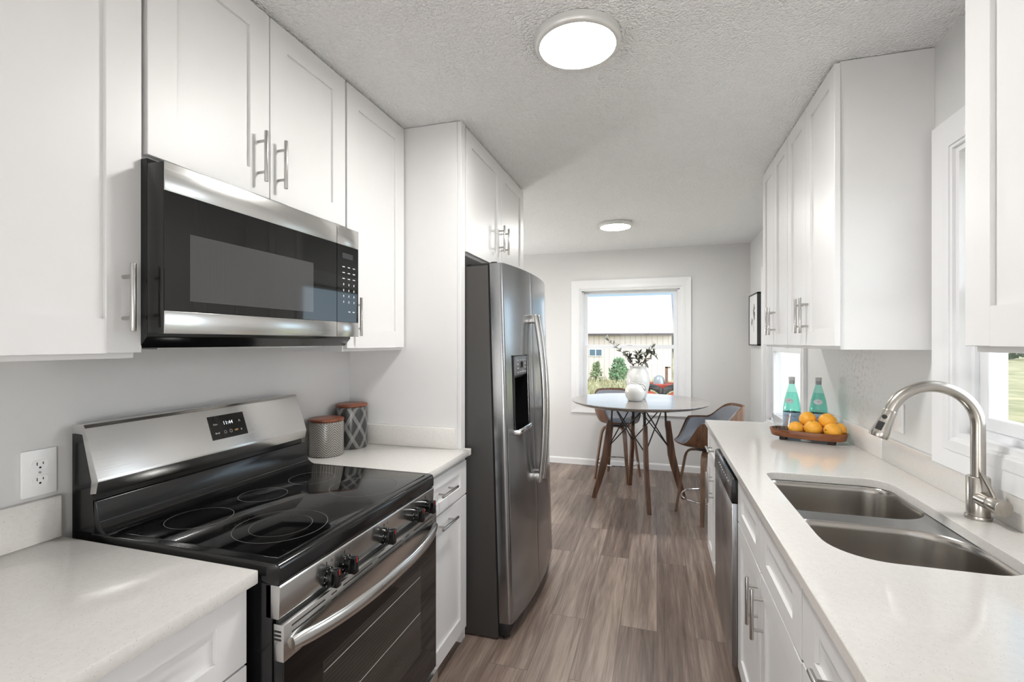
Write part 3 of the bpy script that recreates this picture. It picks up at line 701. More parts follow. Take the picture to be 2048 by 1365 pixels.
for z in (0.60, 0.475): b.box(-0.791, XD_+0.0006, 0.995, 1.495, z-0.0008, z+0.0008)
b.build('rack_line', MARK, od, smooth=False)
hp = []; hw = []
for k in range(33):
    u = k/32; y = 0.884+u*(1.606-0.884); s_ = 1-abs(2*u-1)**2.6
    hp.append((XD_+0.004+0.052*s_, y, 0.738)); hw.append(0.036)
b = MB(); rings = []
for k, p in enumerate(hp):
    p = Vector(p); tg = (Vector(hp[min(k+1, 32)])-Vector(hp[max(k-1, 0)])).normalized(); ou = Vector((0, 0, 1)).cross(tg)*-1
    if ou.x < 0: ou = -ou
    e_ = 0.75 if k in (0, 32) else (0.95 if k in (1, 31) else 1)
    rings.append([p+Vector((0, 0, 1))*0.0185*e_*math.cos(a)+ou*0.0105*math.sin(a) for a in [2*PI*j/16 for j in range(16)]])
b.loft(rings); b.build('handle', STEEL, od, angle=0.9)
MB().box(-0.822, -0.782, RY0, RY1, 0.045, 0.195, 0.004).build('storage_drawer', STEEL, t)
MB().box(-1.42, -0.85, RY0+0.03, RY1-0.03, 0, 0.032).build('base', BLACKM, t, smooth=False)

# ------------------------------------------------------------------ microwave
MY0, MY1, MXF = 0.829, 1.588, -1.103
t = thing('microwave', 'stainless and black microwave mounted over the range', 'microwave', (-1.3, (MY0+MY1)/2, 1.405))
MB().prism([(XL, 1.858), (-1.160, 1.858), (-1.160, 1.432), (-1.185, 1.405), (XL, 1.405)], 'y', MY0+0.002, 1.617, 0.002).build('body', BLACK, t)
ms = 1.459
dr = MB().box(-1.157, MXF-0.001, MY0, ms-0.001, 1.440, 1.844, 0.002).build('door', BLACK, t)
MB().box(-1.106, MXF+0.0006, MY0+0.001, ms-0.0015, 1.776, 1.8445, 0.001).build('upper_band', STEEL, dr)
MB().box(-1.106, MXF+0.0006, MY0+0.001, ms-0.0015, 1.4395, 1.493, 0.001).build('lower_band', STEEL, dr)
MB().box(-1.106, MXF, MY0+0.001, ms-0.0015, 1.494, 1.775).build('glass', BGLASS, dr, smooth=False)
MWW = stripes('microwave_screen', (64, 64, 65), (72, 72, 73), 0.004, 'Y', 0.05)
MB().box(-1.105, MXF+0.0003, 0.894, 1.336, 1.520, 1.685).build('window', MWW, dr, smooth=False)
cp = MB().box(-1.157, MXF-0.001, ms+0.001, MY1, 1.440, 1.844, 0.002).build('control_panel', BLACK, t)
MB().box(-1.106, MXF+0.0006, ms+0.0015, MY1, 1.776, 1.8445, 0.001).build('upper_band', STEEL, cp)
MB().box(-1.106, MXF+0.0006, ms+0.0015, MY1, 1.4395, 1.493, 0.001).build('lower_band', STEEL, cp)
MB().box(-1.106, MXF, ms+0.0015, MY1-0.001, 1.494, 1.775).build('glass', BGLASS, cp, smooth=False)
MB().box(-1.105, MXF+0.0003, 1.490, 1.552, 1.728, 1.748).build('display', mat('dim_display', (52, 52, 54), 0.2), cp, smooth=False)
for r_ in range(7):
    for c_ in range(3):
        y = 1.497+c_*0.031; z = 1.697-r_*0.0215
        b = MB(); w = 0.007 if r_ < 3 else 0.0022
        b.box(MXF-0.001, MXF+0.0004, y-w, y+w, z-0.0016, z+0.0016) if r_ < 3 else b.box(MXF-0.001, MXF+0.0004, y-w, y+w, z-0.004, z+0.004)
        b.build('button', MARK, cp, smooth=False)
for c_ in range(2):
    MB().box(MXF-0.001, MXF+0.0004, 1.525+c_*0.026, 1.537+c_*0.026, 1.530, 1.534).build('button', MARK, cp, smooth=False)
MB().box(-1.40, -1.22, 0.90, 1.52, 1.401, 1.406).build('grease_filter', NICKEL, t, smooth=False)

# ------------------------------------------------------------------ refrigerator (leans back a little)
FY0, FY1 = 2.145, 3.05; FS = 2.532
ft = thing('refrigerator', 'stainless side-by-side refrigerator with a water dispenser', 'refrigerator', (-0.72, (FY0+FY1)/2, 0.022))
MB().box(-1.36, -0.722, FY0, FY1, 0.012, 1.790, 0.004).build('case', DGREY, ft)
MB().box(-0.724, -0.708, FY0+0.012, FY1-0.012, 0.075, 1.785).build('gasket', BLACKM, ft, smooth=False)
def front_x(y):           # arched front
    u = (y-(FY0+FY1)/2)/((FY1-FY0)/2); return -0.652+0.040*(1-abs(u)**2.2)
def door_sect(y0, y1, r0, r1, n=14):
    P = [(-0.712, y0)]
    for k in range(7):
        a = PI/2*k/6; P.append((front_x(y0+r0)-r0+r0*math.sin(a), y0+r0-r0*math.cos(a)))
    for k in range(1, n):
        y = y0+r0+(y1-r1-y0-r0)*k/n; P.append((front_x(y), y))
    for k in range(7):
        a = PI/2*k/6; P.append((front_x(y1-r1)-r1+r1*math.cos(a), y1-r1+r1*math.sin(a)))
    P.append((-0.712, y1)); return P
DZ0, DZ1 = 0.085, 1.796
# freezer door with dispenser opening: lower and upper slabs plus the strips left and right of the opening
DY0, DY1, DZa, DZb = 2.232, 2.452, 0.965, 1.352
def vslab(b, sect, z0, z1): b.loft([[(x, y, z0) for x, y in sect], [(x, y, z1) for x, y in sect]])
ld = MB(); S = door_sect(FY0, FS-0.002, 0.022, 0.006)
vslab(ld, S, DZ0, DZa); vslab(ld, S, DZb, DZ1)
def cut(S, a, c):
    """part of the door section between y=a and y=c, closed along the back"""
    m_ = [(x, y) for x, y in S if a <= y <= c and x > -0.7105]
    fx0 = (front_x(a), a) if a > FY0+0.03 else None; fx1 = (front_x(c), c) if c < FS-0.01 else None
    P = [(-0.712, a)] + ([fx0] if fx0 else []) + m_ + ([fx1] if fx1 else []) + [(-0.712, c)]
    return P
vslab(ld, cut(S, FY0, DY0), DZa, DZb); vslab(ld, cut(S, DY1, FS-0.002), DZa, DZb)
bmesh.ops.remove_doubles(ld.bm, verts=ld.bm.verts[:], dist=0.0002)
ld = ld.build('freezer_door', STEELV, ft, angle=0.5)
rd = MB(); vslab(rd, door_sect(FS+0.002, FY1, 0.006, 0.022), DZ0, DZ1); rd = rd.build('fridge_door', STEELV, ft, angle=0.5)
# dispenser
ds = MB(); ds.box(-0.705, -0.700, DY0, DY1, DZa, DZb); ds.box(-0.704, -0.632, DY0-0.001, DY0+0.006, DZa, DZb); ds.box(-0.704, -0.622, DY1-0.006, DY1+0.001, DZa, DZb)
ds.box(-0.704, -0.628, DY0, DY1, DZb-0.006, DZb); ds = ds.build('dispenser', BLACK, ld, smooth=False)
MB().prism([(-0.70, 1.235), (-0.655, 1.235), (-0.626, 1.252), (-0.622, 1.346), (-0.70, 1.346)], 'y', DY0+0.006, DY1-0.006, 0.003).build('dispenser_panel', mat('dispenser_grey', (92, 93, 96), 0.3), ld)
b = MB()
for r_ in range(4):
    for c_ in range(4):
        if r_ in (1, 2) and c_ in (1, 2): continue
        b.box(-0.6245+0.0, -0.6215, DY0+0.035+c_*0.045, DY0+0.055+c_*0.045, 1.265+r_*0.02, 1.268+r_*0.02)
b.build('dispenser_buttons', MARK, ld, smooth=False)
MB().box(-0.624, -0.6218, DY0+0.082, DY0+0.138, 1.288, 1.318).build('dispenser_display', BGLASS, ld, smooth=False)
MB().prism([(-0.675, 1.236), (-0.650, 1.236), (-0.655, 1.18), (-0.672, 1.18)], 'y', DY0+0.03, DY0+0.062, 0.002).build('dispenser_lever', NICKEL, ld)
MB().prism([(-0.70, 0.962), (-0.612, 0.962), (-0.606, 0.968), (-0.606, 0.985), (-0.612, 0.99), (-0.70, 0.982)], 'y', DY0-0.004, DY1+0.004, 0.003).build('drip_tray', CHROME, ld)
def fridge_handle(par, y):
    b = MB(); x0 = front_x(y); rings = []
    for k in range(29):
        u = k/28; z = 0.665+u*0.90; xx = x0+0.030+0.036*(1-(2*u-1)**2)
        rings.append([(xx+0.012*math.cos(a), y+0.0145*math.sin(a), z) for a in [2*PI*j/16 for j in range(16)]])
    b.loft(rings)
    for z in (0.665, 1.52): b.box(x0-0.006, x0+0.040, y-0.013, y+0.013, z, z+0.045, 0.004)
    b.build('handle', NICKEL, par, angle=0.8)
fridge_handle(ld, FS-0.038); fridge_handle(rd, FS+0.040)
MB().box(-0.83, -0.70, FY0+0.01, FY0+0.06, 1.790, 1.802, 0.003).cyl((-0.70, FY0+0.035, 1.797), (-0.70, FY0+0.035, 1.806), 0.016).build('hinge_cover', BLACKM, ft)
MB().box(-0.83, -0.70, FY1-0.06, FY1-0.01, 1.790, 1.802, 0.003).build('hinge_cover', BLACKM, ft)
MB().box(-0.722, -0.675, FY0+0.012, FY1-0.012, 0.020, 0.078, 0.004).build('kick_grille', BLACKM, ft)
for y in (FY0+0.05, FY1-0.05): MB().cyl((-0.70, y, -0.012), (-0.70, y, 0.025), 0.02).build('foot', BLACKM, ft)
MB().box(-0.8875, -0.868, FY0-0.0006, FY0+0.001, 1.655, 1.702).build('sticker', PLASTIC, ft, smooth=False)
MB().box(-0.648, -0.6445, FY1-0.062, FY1-0.030, 1.70, 1.745).build('badge', CHROME, rd, smooth=False)
ft.rotation_euler = (0, -0.030, 0)

# ------------------------------------------------------------------ dishwasher
t = thing('dishwasher', 'stainless dishwasher with a black control strip under the right counter', 'dishwasher', (0.55, 2.41, 0))
WY0, WY1 = 2.118, 2.698
MB().box(0.34, 0.92, WY0, WY1, 0.02, 0.868).build('tub', DGREY, t, smooth=False)
MB().box(0.292, 0.338, WY0, WY1, 0.095, 0.762, 0.004).build('door', STEELV, t)
pnl = MB().prism([(0.338, 0.765), (0.291, 0.765), (0.288, 0.77), (0.292, 0.855), (0.300, 0.862), (0.338, 0.862)], 'y', WY0, WY1, 0.002).build('control_panel', BLACK, t)
MB().box(0.2885, 0.294, 2.30, 2.50, 0.780, 0.806, 0.002).build('handle_recess', SLOT, pnl)
b = MB()
for i in range(8): b.box(0.2893, 0.293, 2.20+i*0.045, 2.215+i*0.045, 0.828, 0.832)
b.build('indicator_marks', MARK, pnl, smooth=False)
MB().box(0.38, 0.40, WY0, WY1, 0.0, 0.093).build('toe_panel', BLACKM, t, smooth=False)

# ------------------------------------------------------------------ outlets
def outlet(label, wx, face, y, z, rocker=False):
    t = thing('outlet', label, 'outlet', (wx, y, z-0.058))
    pl = MB().box(wx, wx+face*0.006, y-0.0365, y+0.0365, z-0.058, z+0.058, 0.002).build('cover_plate', PLASTIC, t)
    if rocker:
        MB().box(wx+face*0.004, wx+face*0.009, y-0.016, y+0.016, z-0.033, z+0.033, 0.002).build('rocker', PLASTIC, t); return t
    for s in (-1, 1):
        zc = z+s*0.0195; pts = []
        for k in range(28):
            a = 2*PI*k/28; pts.append((y+0.0172*math.cos(a), zc+max(-0.0125, min(0.0125, 0.0172*math.sin(a)))))
        r_ = MB().prism(pts, 'x', wx+face*0.005, wx+face*0.0078).build('receptacle', PLASTIC, t, smooth=False)
        b = MB(); b.box(wx+face*0.0075, wx+face*0.0081, y-0.0072, y-0.0052, zc-0.001, zc+0.007); b.box(wx+face*0.0075, wx+face*0.0081, y+0.0052, y+0.0072, zc+0.0005, zc+0.0065)
        b.cyl((wx+face*0.0075, y, zc-0.0068), (wx+face*0.0081, y, zc-0.0068), 0.0026, seg=12); b.build('slots', SLOT, r_, smooth=False)
    MB().cyl((wx+face*0.0055, y, z), (wx+face*0.0068, y, z), 0.003, seg=12).build('screw', NICKEL, t)
    return t
outlet('white duplex outlet on the left wall above the quartz backsplash', XL, 1, 0.804, 1.090)
outlet('white wall switch behind the faucet spout on the right wall', XR, -1, 2.305, 1.112, True)

# ------------------------------------------------------------------ ceiling lights
def ceiling_light(label, x, y):
    t = thing('ceiling_light', label, 'ceiling light', (x, y, CZ), 'round flush ceiling lights')
    MB().lathe([(0.135, CZ), (0.146, CZ-0.002), (0.148, CZ-0.02), (0.146, CZ-0.03), (0.140, CZ-0.034), (0.130, CZ-0.034), (0.128, CZ-0.031)], x, y, 64).build('rim', RIM, t, angle=0.9)
    MB().lathe([(0, CZ-0.0335), (0.1285, CZ-0.0325), (0.1285, CZ-0.02)], x, y, 64).build('diffuser', DIFF, t)
    return t
ceiling_light('large round flush ceiling light over the kitchen aisle, with a metal rim', -0.262, 1.635)
ceiling_light('round flush ceiling light over the dining end, farther from the camera', -0.352, 4.30)
def fill_globe(label, x, y, z, m):  # glowing globes added out of view to brighten the room, no known fixtures
    t = thing('fill_lamp', label, 'fill light', (x, y, 0))
    MB().lathe([(0.06*0, z-0.165), (0.06, z-0.158), (0.115, z-0.115), (0.155, z-0.055), (0.165, z), (0.155, z+0.055), (0.115, z+0.115), (0.05, z+0.157), (0, z+0.16)], x, y, 40).build('globe', m, t, angle=3)
    MB().cyl((x, y, 0.03), (x, y, z-0.16), 0.012).build('pole', RIM, t); MB().lathe([(0, 0), (0.15, 0), (0.15, 0.02), (0.14, 0.03), (0, 0.03)], x, y, 40).build('base', RIM, t)
fill_globe('added white globe fill light behind the camera on the right', 0.62, -1.60, 0.90, GLOBE3)
fill_globe('added white globe fill light behind the camera on the left', -2.15, -1.75, 0.90, GLOBE)
fill_globe('added white globe fill light in the dining area, hidden behind the refrigerator', -2.15, 4.45, 1.05, GLOBE2)
# ------------------------------------------------------------------ canisters
LID = wood('lid_wood', (88, 44, 26), (132, 72, 44), 0.35, 0, 1.6)
def canister(label, cx, cy, r, h, m):
    t = thing('canister', label, 'canister', (cx, cy, ZC), 'patterned canisters')
    z0 = ZC; zt = z0+h
    MB().lathe([(0, z0), (r*0.93, z0), (r*0.985, z0+0.004), (r, z0+0.012), (r, zt-0.01), (r*0.985, zt-0.004), (r*0.96, zt), (r*0.9, zt), (r*0.9, zt-0.02)], cx, cy, 64, uv=True).build('jar', m, t)
    MB().lathe([(0, zt-0.008), (r*0.88, zt-0.008), (r*0.88, zt+0.001), (r*1.0, zt+0.002), (r*1.02, zt+0.006), (r*1.0, zt+0.012), (r*0.96, zt+0.0135), (0, zt+0.014)], cx, cy, 64).build('lid', LID, t)
canister('shorter grey canister with a chevron pattern and a wooden lid', -1.416, 1.800, 0.0735, 0.152, uv_pattern('chevron_glaze', 'chevron', (150, 146, 140), (30, 29, 28)))
canister('taller dark canister with a diamond line pattern and a wooden lid', -1.408, 1.972, 0.0735, 0.196, uv_pattern('diamond_glaze', 'diamond', (50, 50, 50), (170, 168, 164)))

# ------------------------------------------------------------------ dining table
TX, TY, TZ = -0.160, 4.48, 0.892
TWOOD = wood('table_walnut', (72, 50, 38), (112, 80, 60), 0.42, 2, 1.0)
TTOP = wood('table_top_greywood', (118, 112, 108), (150, 144, 139), 0.1, 0, 0.6)
t = thing('table', 'round grey-topped dining table on four walnut legs', 'table', (TX, TY, 0))
R_ = 0.605
top = MB().lathe([(0, TZ-0.034), (R_-0.06, TZ-0.034), (R_-0.014, TZ-0.018), (R_-0.002, TZ-0.008), (R_, TZ-0.004), (R_-0.003, TZ), (0, TZ)], TX, TY, 96).build('tabletop', TTOP, t, angle=0.5)
MB().lathe([(0, TZ-0.046), (0.30, TZ-0.046), (0.30, TZ-0.0345)], TX, TY, 48).build('mounting_plate', BLACKM, t)
LA = [math.radians(a) for a in (-76, 14, 104, 194)]
for a in LA:
    dv = Vector((math.cos(a), math.sin(a), 0)); sdv = Vector((-math.sin(a), math.cos(a), 0)); c = Vector((TX, TY, 0))
    prof = [(0.405, 0.0, 0.040), (0.365, 0.13, 0.054), (0.318, 0.30, 0.066), (0.295, 0.40, 0.066), (0.278, 0.55, 0.056), (0.262, 0.705, 0.044)]
    # flat shaped leg: broad seen from the side, ~3.4 cm thick
    lg = MB(); rings = []
    for r, z, w in prof:
        p = c+dv*r; q = 0.017
        rings.append([p+dv*w/2+sdv*q*0.8+Vector((0, 0, z)), p+dv*w/2*0.8+sdv*q+Vector((0, 0, z)), p-dv*w/2*0.8+sdv*q+Vector((0, 0, z)), p-dv*w/2+sdv*q*0.8+Vector((0, 0, z)),
                      p-dv*w/2-sdv*q*0.8+Vector((0, 0, z)), p-dv*w/2*0.8-sdv*q+Vector((0, 0, z)), p+dv*w/2*0.8-sdv*q+Vector((0, 0, z)), p+dv*w/2-sdv*q*0.8+Vector((0, 0, z))])
    lg.loft(rings); lg = lg.build('leg', TWOOD, t, angle=0.5)
    rp = [c+dv*0.285+Vector((0, 0, 0.44)), c+dv*0.245+Vector((0, 0, 0.66)), c+dv*0.238+Vector((0, 0, TZ-0.044))]
    MB().ribbon(rp, 0.024, 0.014, sdv).build('upper_bracket', BLACKM, lg, angle=0.4)
for i in range(4):
    a0, a1 = LA[i], LA[(i+1) % 4]; c = Vector((TX, TY, 0))
    for p, q in ((a0, a1), (a1, a0)):
        A = c+Vector((math.cos(p), math.sin(p), 0))*0.268+Vector((0, 0, 0.47)); B_ = c+Vector((math.cos(q), math.sin(q), 0))*0.225+Vector((0, 0, TZ-0.046))
        MB().tube([A, B_], 0.0055, 10).build('cross_brace', BLACKM, t)

# ------------------------------------------------------------------ stools
UPH = mat('grey_upholstery', (142, 145, 152), 0.62, var=0.05, vscale=300)
SWOOD = wood('bent_walnut', (78, 52, 38), (122, 86, 62), 0.38, 2, 1.0)
LWOOD = wood('leg_walnut', (92, 70, 54), (134, 104, 82), 0.4, 2, 1.0)
def sstep(a, b_, x):
    u = max(0, min(1, (x-a)/(b_-a))); return u*u*(3-2*u)
def stool(label, x, y, leg_ang, yaw):
    t = thing('stool', label, 'stool', (x, y, 0), 'bentwood counter stools'); C_ = Vector((x, y, 0))
    def surf(th, s, off):
        """th=0 faces the sitter's front; s 0 centre .. 1 rim; off = inward offset"""
        bk = (1-math.cos(th))/2
        hgt = 0.028+0.175*sstep(0.06, 0.30, bk)+0.125*sstep(0.60, 0.95, bk)
        rb = 0.185-0.0*bk
        if s < 0.5:
            r = rb*s/0.5; z = 0.575+0.012*(s/0.5)**2
        else:
            u = (s-0.5)/0.5; r = rb+(0.075-0.012*(1-bk))*math.sin(u*PI/2)**0.9; z = 0.587+hgt*(u**1.35)
        r -= off*(0 if s < 0.35 else 1)*(1 if s > 0.5 else (s-0.35)/0.15); z += off*(1 if s < 0.5 else max(0, 1-(s-0.5)*5))
        r *= 1+0.05*math.cos(2*th)
        a = yaw+th
        return C_+Vector((r*math.cos(a), r*math.sin(a), z))
    NT, NS = 56, 16
    def shell(off0, off1, smax, m, nm, s0=0.0):
        b = MB(); rings = []
        ss = [max(0.02, smax*k/NS) for k in range(NS+1)]
        seq = [(s, off0) for s in ss]+[(s, off1) for s in reversed(ss)]
        for s, o in seq: rings.append([surf(2*PI*k/NT, s, o) for k in range(NT)])
        b.loft(rings, True, True); return b.build(nm, m, t, angle=1.0)
    shell(0.0, 0.011, 1.0, SWOOD, 'seat_shell'); shell(0.0115, 0.034, 0.975, UPH, 'cushion')
    MB().cyl(C_+Vector((0, 0, 0.548)), C_+Vector((0, 0, 0.574)), 0.10, seg=32).build('swivel', BLACKM, t)
    for k in range(4):
        a = leg_ang+PI/2*k; dv = Vector((math.cos(a), math.sin(a), 0)); sv = Vector((-math.sin(a), math.cos(a), 0))
        pts = [(0.012, 0.541), (0.09, 0.541), (0.125, 0.537), (0.150, 0.525), (0.166, 0.503), (0.177, 0.47), (0.200, 0.34), (0.228, 0.16), (0.252, 0.0)]
        w = [0.05, 0.05, 0.05, 0.049, 0.048, 0.046, 0.042, 0.036, 0.030]
        MB().ribbon([C_+dv*r+Vector((0, 0, z)) for r, z in pts], w, 0.017, sv).build('leg', LWOOD, t, angle=0.6)
    MB().tube([C_+Vector((0.205*math.cos(2*PI*k/48), 0.205*math.sin(2*PI*k/48), 0.165)) for k in range(48)], 0.0075, 10, closed=True).build('foot_ring', CHROME, t)
    return t
stool('grey upholstered bentwood stool behind the table, in front of the window', -0.395, 5.10, math.radians(208), math.radians(-65))
stool('grey upholstered walnut stool right of the table, partly behind the counter end', 0.395, 4.16, math.radians(165), math.radians(189))

# ------------------------------------------------------------------ vases and branches on the table
CER = mat('white_glaze', (212, 212, 209), 0.18, var=0.02, vscale=12)
vx, vy = -0.172, 4.635; ZV = TZ+0.0005
v = MB().lathe([(0, ZV), (0.066, ZV), (0.072, ZV+0.006), (0.090, ZV+0.055), (0.106, ZV+0.125), (0.109, ZV+0.175), (0.098, ZV+0.235), (0.078, ZV+0.272), (0.072, ZV+0.284), (0.076, ZV+0.294), (0.077, ZV+0.300), (0.071, ZV+0.302), (0.067, ZV+0.29), (0.070, ZV+0.268), (0.088, ZV+0.22), (0.098, ZV+0.15), (0.06, ZV+0.02), (0, ZV+0.016)], vx, vy, 56).build('vase', CER)
tag(v, 'tall white ceramic vase holding leafy branches on the round table', 'vase')
jx, jy = -0.188, 4.418
t = thing('jug', 'small round white jug in front of the tall vase', 'jug', (jx, jy, ZV))
MB().lathe([(0, ZV), (0.056, ZV), (0.062, ZV+0.004), (0.082, ZV+0.04), (0.090, ZV+0.078), (0.084, ZV+0.112), (0.066, ZV+0.136), (0.045, ZV+0.148), (0.040, ZV+0.154), (0.043, ZV+0.160), (0.037, ZV+0.161), (0.035, ZV+0.15), (0.06, ZV+0.128), (0.076, ZV+0.08), (0.05, ZV+0.012), (0, ZV+0.01)], jx, jy, 48).build('body', CER, t)
MB().tube([(jx+0.036, jy-0.012, ZV+0.15), (jx+0.062, jy-0.03, ZV+0.158), (jx+0.088, jy-0.04, ZV+0.140), (jx+0.094, jy-0.035, ZV+0.112), (jx+0.080, jy-0.02, ZV+0.095)], [0.007, 0.0075, 0.008, 0.0075, 0.007], 12).build('handle', CER, t)
LEAFD = mat('leaf_grey_green', (84, 90, 80), 0.5, var=0.25, vscale=30); LEAFP = mat('leaf_pale', (146, 148, 140), 0.55, var=0.1, vscale=30); TWIG = mat('twig', (92, 80, 70), 0.7)
def branch(label, tip, bend, nleaf, size, m, spread=1.0, seed=0):
    rnd = random.Random(seed)
    t = thing('leafy_branch', label, 'branch', (vx, vy, ZV+0.02), 'branches in the tall vase')
    p0 = Vector((vx+rnd.uniform(-.02, .02), vy+rnd.uniform(-.02, .02), ZV+0.03)); nk = Vector((vx, vy, ZV+0.29))+Vector((tip[0], tip[1], 0)).normalized()*0.035; tp = Vector((vx+tip[0], vy+tip[1], ZV+tip[2]))
    pts = []
    for k in range(22):
        u = k/21
        if u < 0.35: p = p0.lerp(nk, u/0.35)
        else:
            w = (u-0.35)/0.65; p = nk.lerp(tp, w)+Vector((0, 0, bend))*math.sin(w*PI)
        pts.append(p)
    MB().tube(pts, [0.003-0.0018*k/21 for k in range(22)], 7).build('stem', TWIG, t)
    b = MB()
    for i in range(nleaf):
        u = 0.40+0.6*(i+0.5)/nleaf; k = min(20, int(u*21)); p = pts[k].lerp(pts[k+1], u*21-k)
        tg = (pts[k+1]-pts[k]).normalized(); side = Vector((rnd.uniform(-1, 1), rnd.uniform(-1, 1), rnd.uniform(-.6, .9))).normalized()
        d = (tg*0.5+side*spread).normalized(); n = d.cross(Vector((rnd.uniform(-1, 1), rnd.uniform(-1, 1), 1))).normalized(); up = n.cross(d).normalized()
        L = size*rnd.uniform(0.75, 1.25); wd = L*0.36
        rows = []
        for s_, wf, lf in ((0.0, 0.04, 0), (0.25, 0.8, 0.03), (0.5, 1.0, 0.05), (0.75, 0.66, 0.03), (1.0, 0.05, -0.02)):
            c = p+d*L*s_+up*L*lf*1.5
            rows.append([b.bm.verts.new(c-n*wd*wf/2), b.bm.verts.new(c-up*wd*0.12*wf), b.bm.verts.new(c+n*wd*wf/2)])
        for r0, r1 in zip(rows[:-1], rows[1:]):
            for q in (0, 1): b.bm.faces.new((r0[q], r0[q+1], r1[q+1], r1[q]))
    b.build('leaves', m, t, fix=False, angle=1.2)
branch('long thin branch reaching up and left out of the tall vase', (-0.30, -0.05, 0.56), 0.03, 30, 0.058, LEAFP, seed=3)
branch('short dark branch with drooping leaves on the right of the vase mouth', (0.155, -0.07, 0.40), 0.07, 22, 0.068, LEAFD, seed=5)
branch('pale branch rising right of the middle in the tall vase', (0.14, 0.02, 0.49), 0.02, 22, 0.06, LEAFP, seed=8)
branch('short dense branch low at the middle of the vase mouth', (0.01, -0.08, 0.42), 0.03, 34, 0.058, LEAFD, seed=11)
branch('short dark branch leaning left at the vase mouth', (-0.10, -0.06, 0.40), 0.02, 26, 0.055, LEAFD, seed=14)

# ------------------------------------------------------------------ tray with fruit, tumblers and bottles
tx, ty, ta = 0.735, 2.765, math.radians(-22)
TRAYW = wood('acacia', (92, 50, 28), (152, 94, 56), 0.35, 0, 0.9)
t = thing('tray', 'long boat-shaped wooden tray on the right counter', 'tray', (tx, ty, ZC))
def tray_ring(L, Wd, z, n=64):
    out = []
    for k in range(n):
        a = 2*PI*k/n; c, s = math.cos(a), math.sin(a)
        u = L/2*math.copysign(abs(c)**0.62, c); w = Wd/2*math.copysign(abs(s)**0.9, s)
        out.append((tx+u, ty+w, z))
    return out
tr = MB(); z0 = ZC+0.017
tr.loft([tray_ring(0.315, 0.135, z0), tray_ring(0.325, 0.142, z0+0.002), tray_ring(0.345, 0.158, z0+0.036), tray_ring(0.343, 0.156, z0+0.038), tray_ring(0.327, 0.140, z0+0.038), tray_ring(0.310, 0.126, z0+0.012), tray_ring(0.30, 0.12, z0+0.010)])
tr.build('bowl', TRAYW, t, angle=0.7)
for sx in (-1, 1): MB().box(tx+sx*0.105-0.014, tx+sx*0.105+0.014, ty-0.05, ty+0.05, ZC, z0+0.001, 0.002).build('foot', mat('dark_foot', (44, 28, 20), 0.5), t)
t.rotation_euler = (0, 0, ta)
def on_tray(u, w): return (tx+u*math.cos(ta)-w*math.sin(ta), ty+u*math.sin(ta)+w*math.cos(ta))
OR = mat('fruit_skin', (246, 176, 58), 0.42, var=0.04, vscale=40, bump=0.25, bscale=420); STEMM = mat('fruit_stem', (60, 58, 30), 0.7)
zf = z0+0.011
def fruit(label, u, w, z, r, tilt, az):
    x, y = on_tray(u, w); t = thing('orange', label, 'fruit', (x, y, z-r*0.96), 'oranges on the tray')
    prof = [(r*0.98*math.cos(a)*(1-0.05*abs(math.sin(a))**3), z+r*1.0*math.sin(a)) for a in [-PI/2+PI*k/20 for k in range(21)]]
    prof[0] = (0, prof[0][1]+r*0.03); prof[-1] = (0, prof[-1][1]-r*0.03)
    b = MB().lathe(prof, x, y, 36).build('skin', OR, t)
    s = MB().cyl((x, y, z+r*0.93), (x, y, z+r*1.0), 0.004, 0.003, 10).build('stem', STEMM, t)
    M = Matrix.Translation((0, 0, r*0.96)) @ Matrix.Rotation(az, 4, 'Z') @ Matrix.Rotation(tilt, 4, 'Y') @ Matrix.Translation((0, 0, -r*0.96))
    b.data.transform(M); s.data.transform(M)
fr = 0.041
fruit('small orange at the left of the fruit, beside the tumbler', -0.048, -0.024, zf+0.035, 0.035, 1.2, 2.0)
fruit('orange lowest in the middle at the front of the tray', 0.027, -0.020, zf+fr, fr, 0.3, 4.0)
fruit('orange at the front right of the tray with its dark stem end showing left', 0.108, -0.022, zf+0.039, 0.039, 1.45, 3.6)
fruit('upper left orange of the pile, its stem end low at the front', -0.003, 0.030, zf+0.078, 0.040, 1.9, -1.6)
fruit('upper right orange of the pile with a dark stem end at its right', 0.083, 0.024, zf+0.078, 0.040, 1.6, 0.1)
fruit('orange half hidden at the back right of the pile', 0.128, 0.038, zf+0.037, 0.036, 1.0, 1.2)
CLEAR = glassy('clear_glass', (0.955, 0.965, 0.97), 0.14)
def tumbler(label, u, w, z):
    x, y = on_tray(u, w); t = thing('tumbler', label, 'glass', (x, y, z), 'clear glass tumblers')
    MB().lathe([(0, z), (0.030, z), (0.034, z+0.006), (0.037, z+0.03), (0.0465, z+0.098), (0.0452, z+0.098), (0.034, z+0.03), (0.031, z+0.012), (0, z+0.010)], x, y, 40).build('body', CLEAR, t)
    b = MB()
    for ring_, zz, n in ((0.0335, 0.012, 12), (0.0345, 0.024, 12)):
        for k in range(n):
            a = 2*PI*(k+(0.5 if zz > 0.02 else 0))/n; p = (x+ring_*math.cos(a), y+ring_*math.sin(a), z+zz)
            bmesh.ops.create_icosphere(b.bm, subdivisions=1, radius=0.006, matrix=Matrix.Translation(p))
    b.build('beaded_base', CLEAR, t)
tumbler('clear tumbler at the left end of the wooden tray', -0.116, 0.012, z0+0.0105)
tumbler('clear tumbler standing on the counter behind the oranges', 0.018, 0.128, ZC+0.0004)
BOTG = glassy('green_bottle_glass', (0.62, 0.90, 0.84), 0.07); WATER = glassy('bottled_water', (0.74, 0.93, 0.90), 0.03)
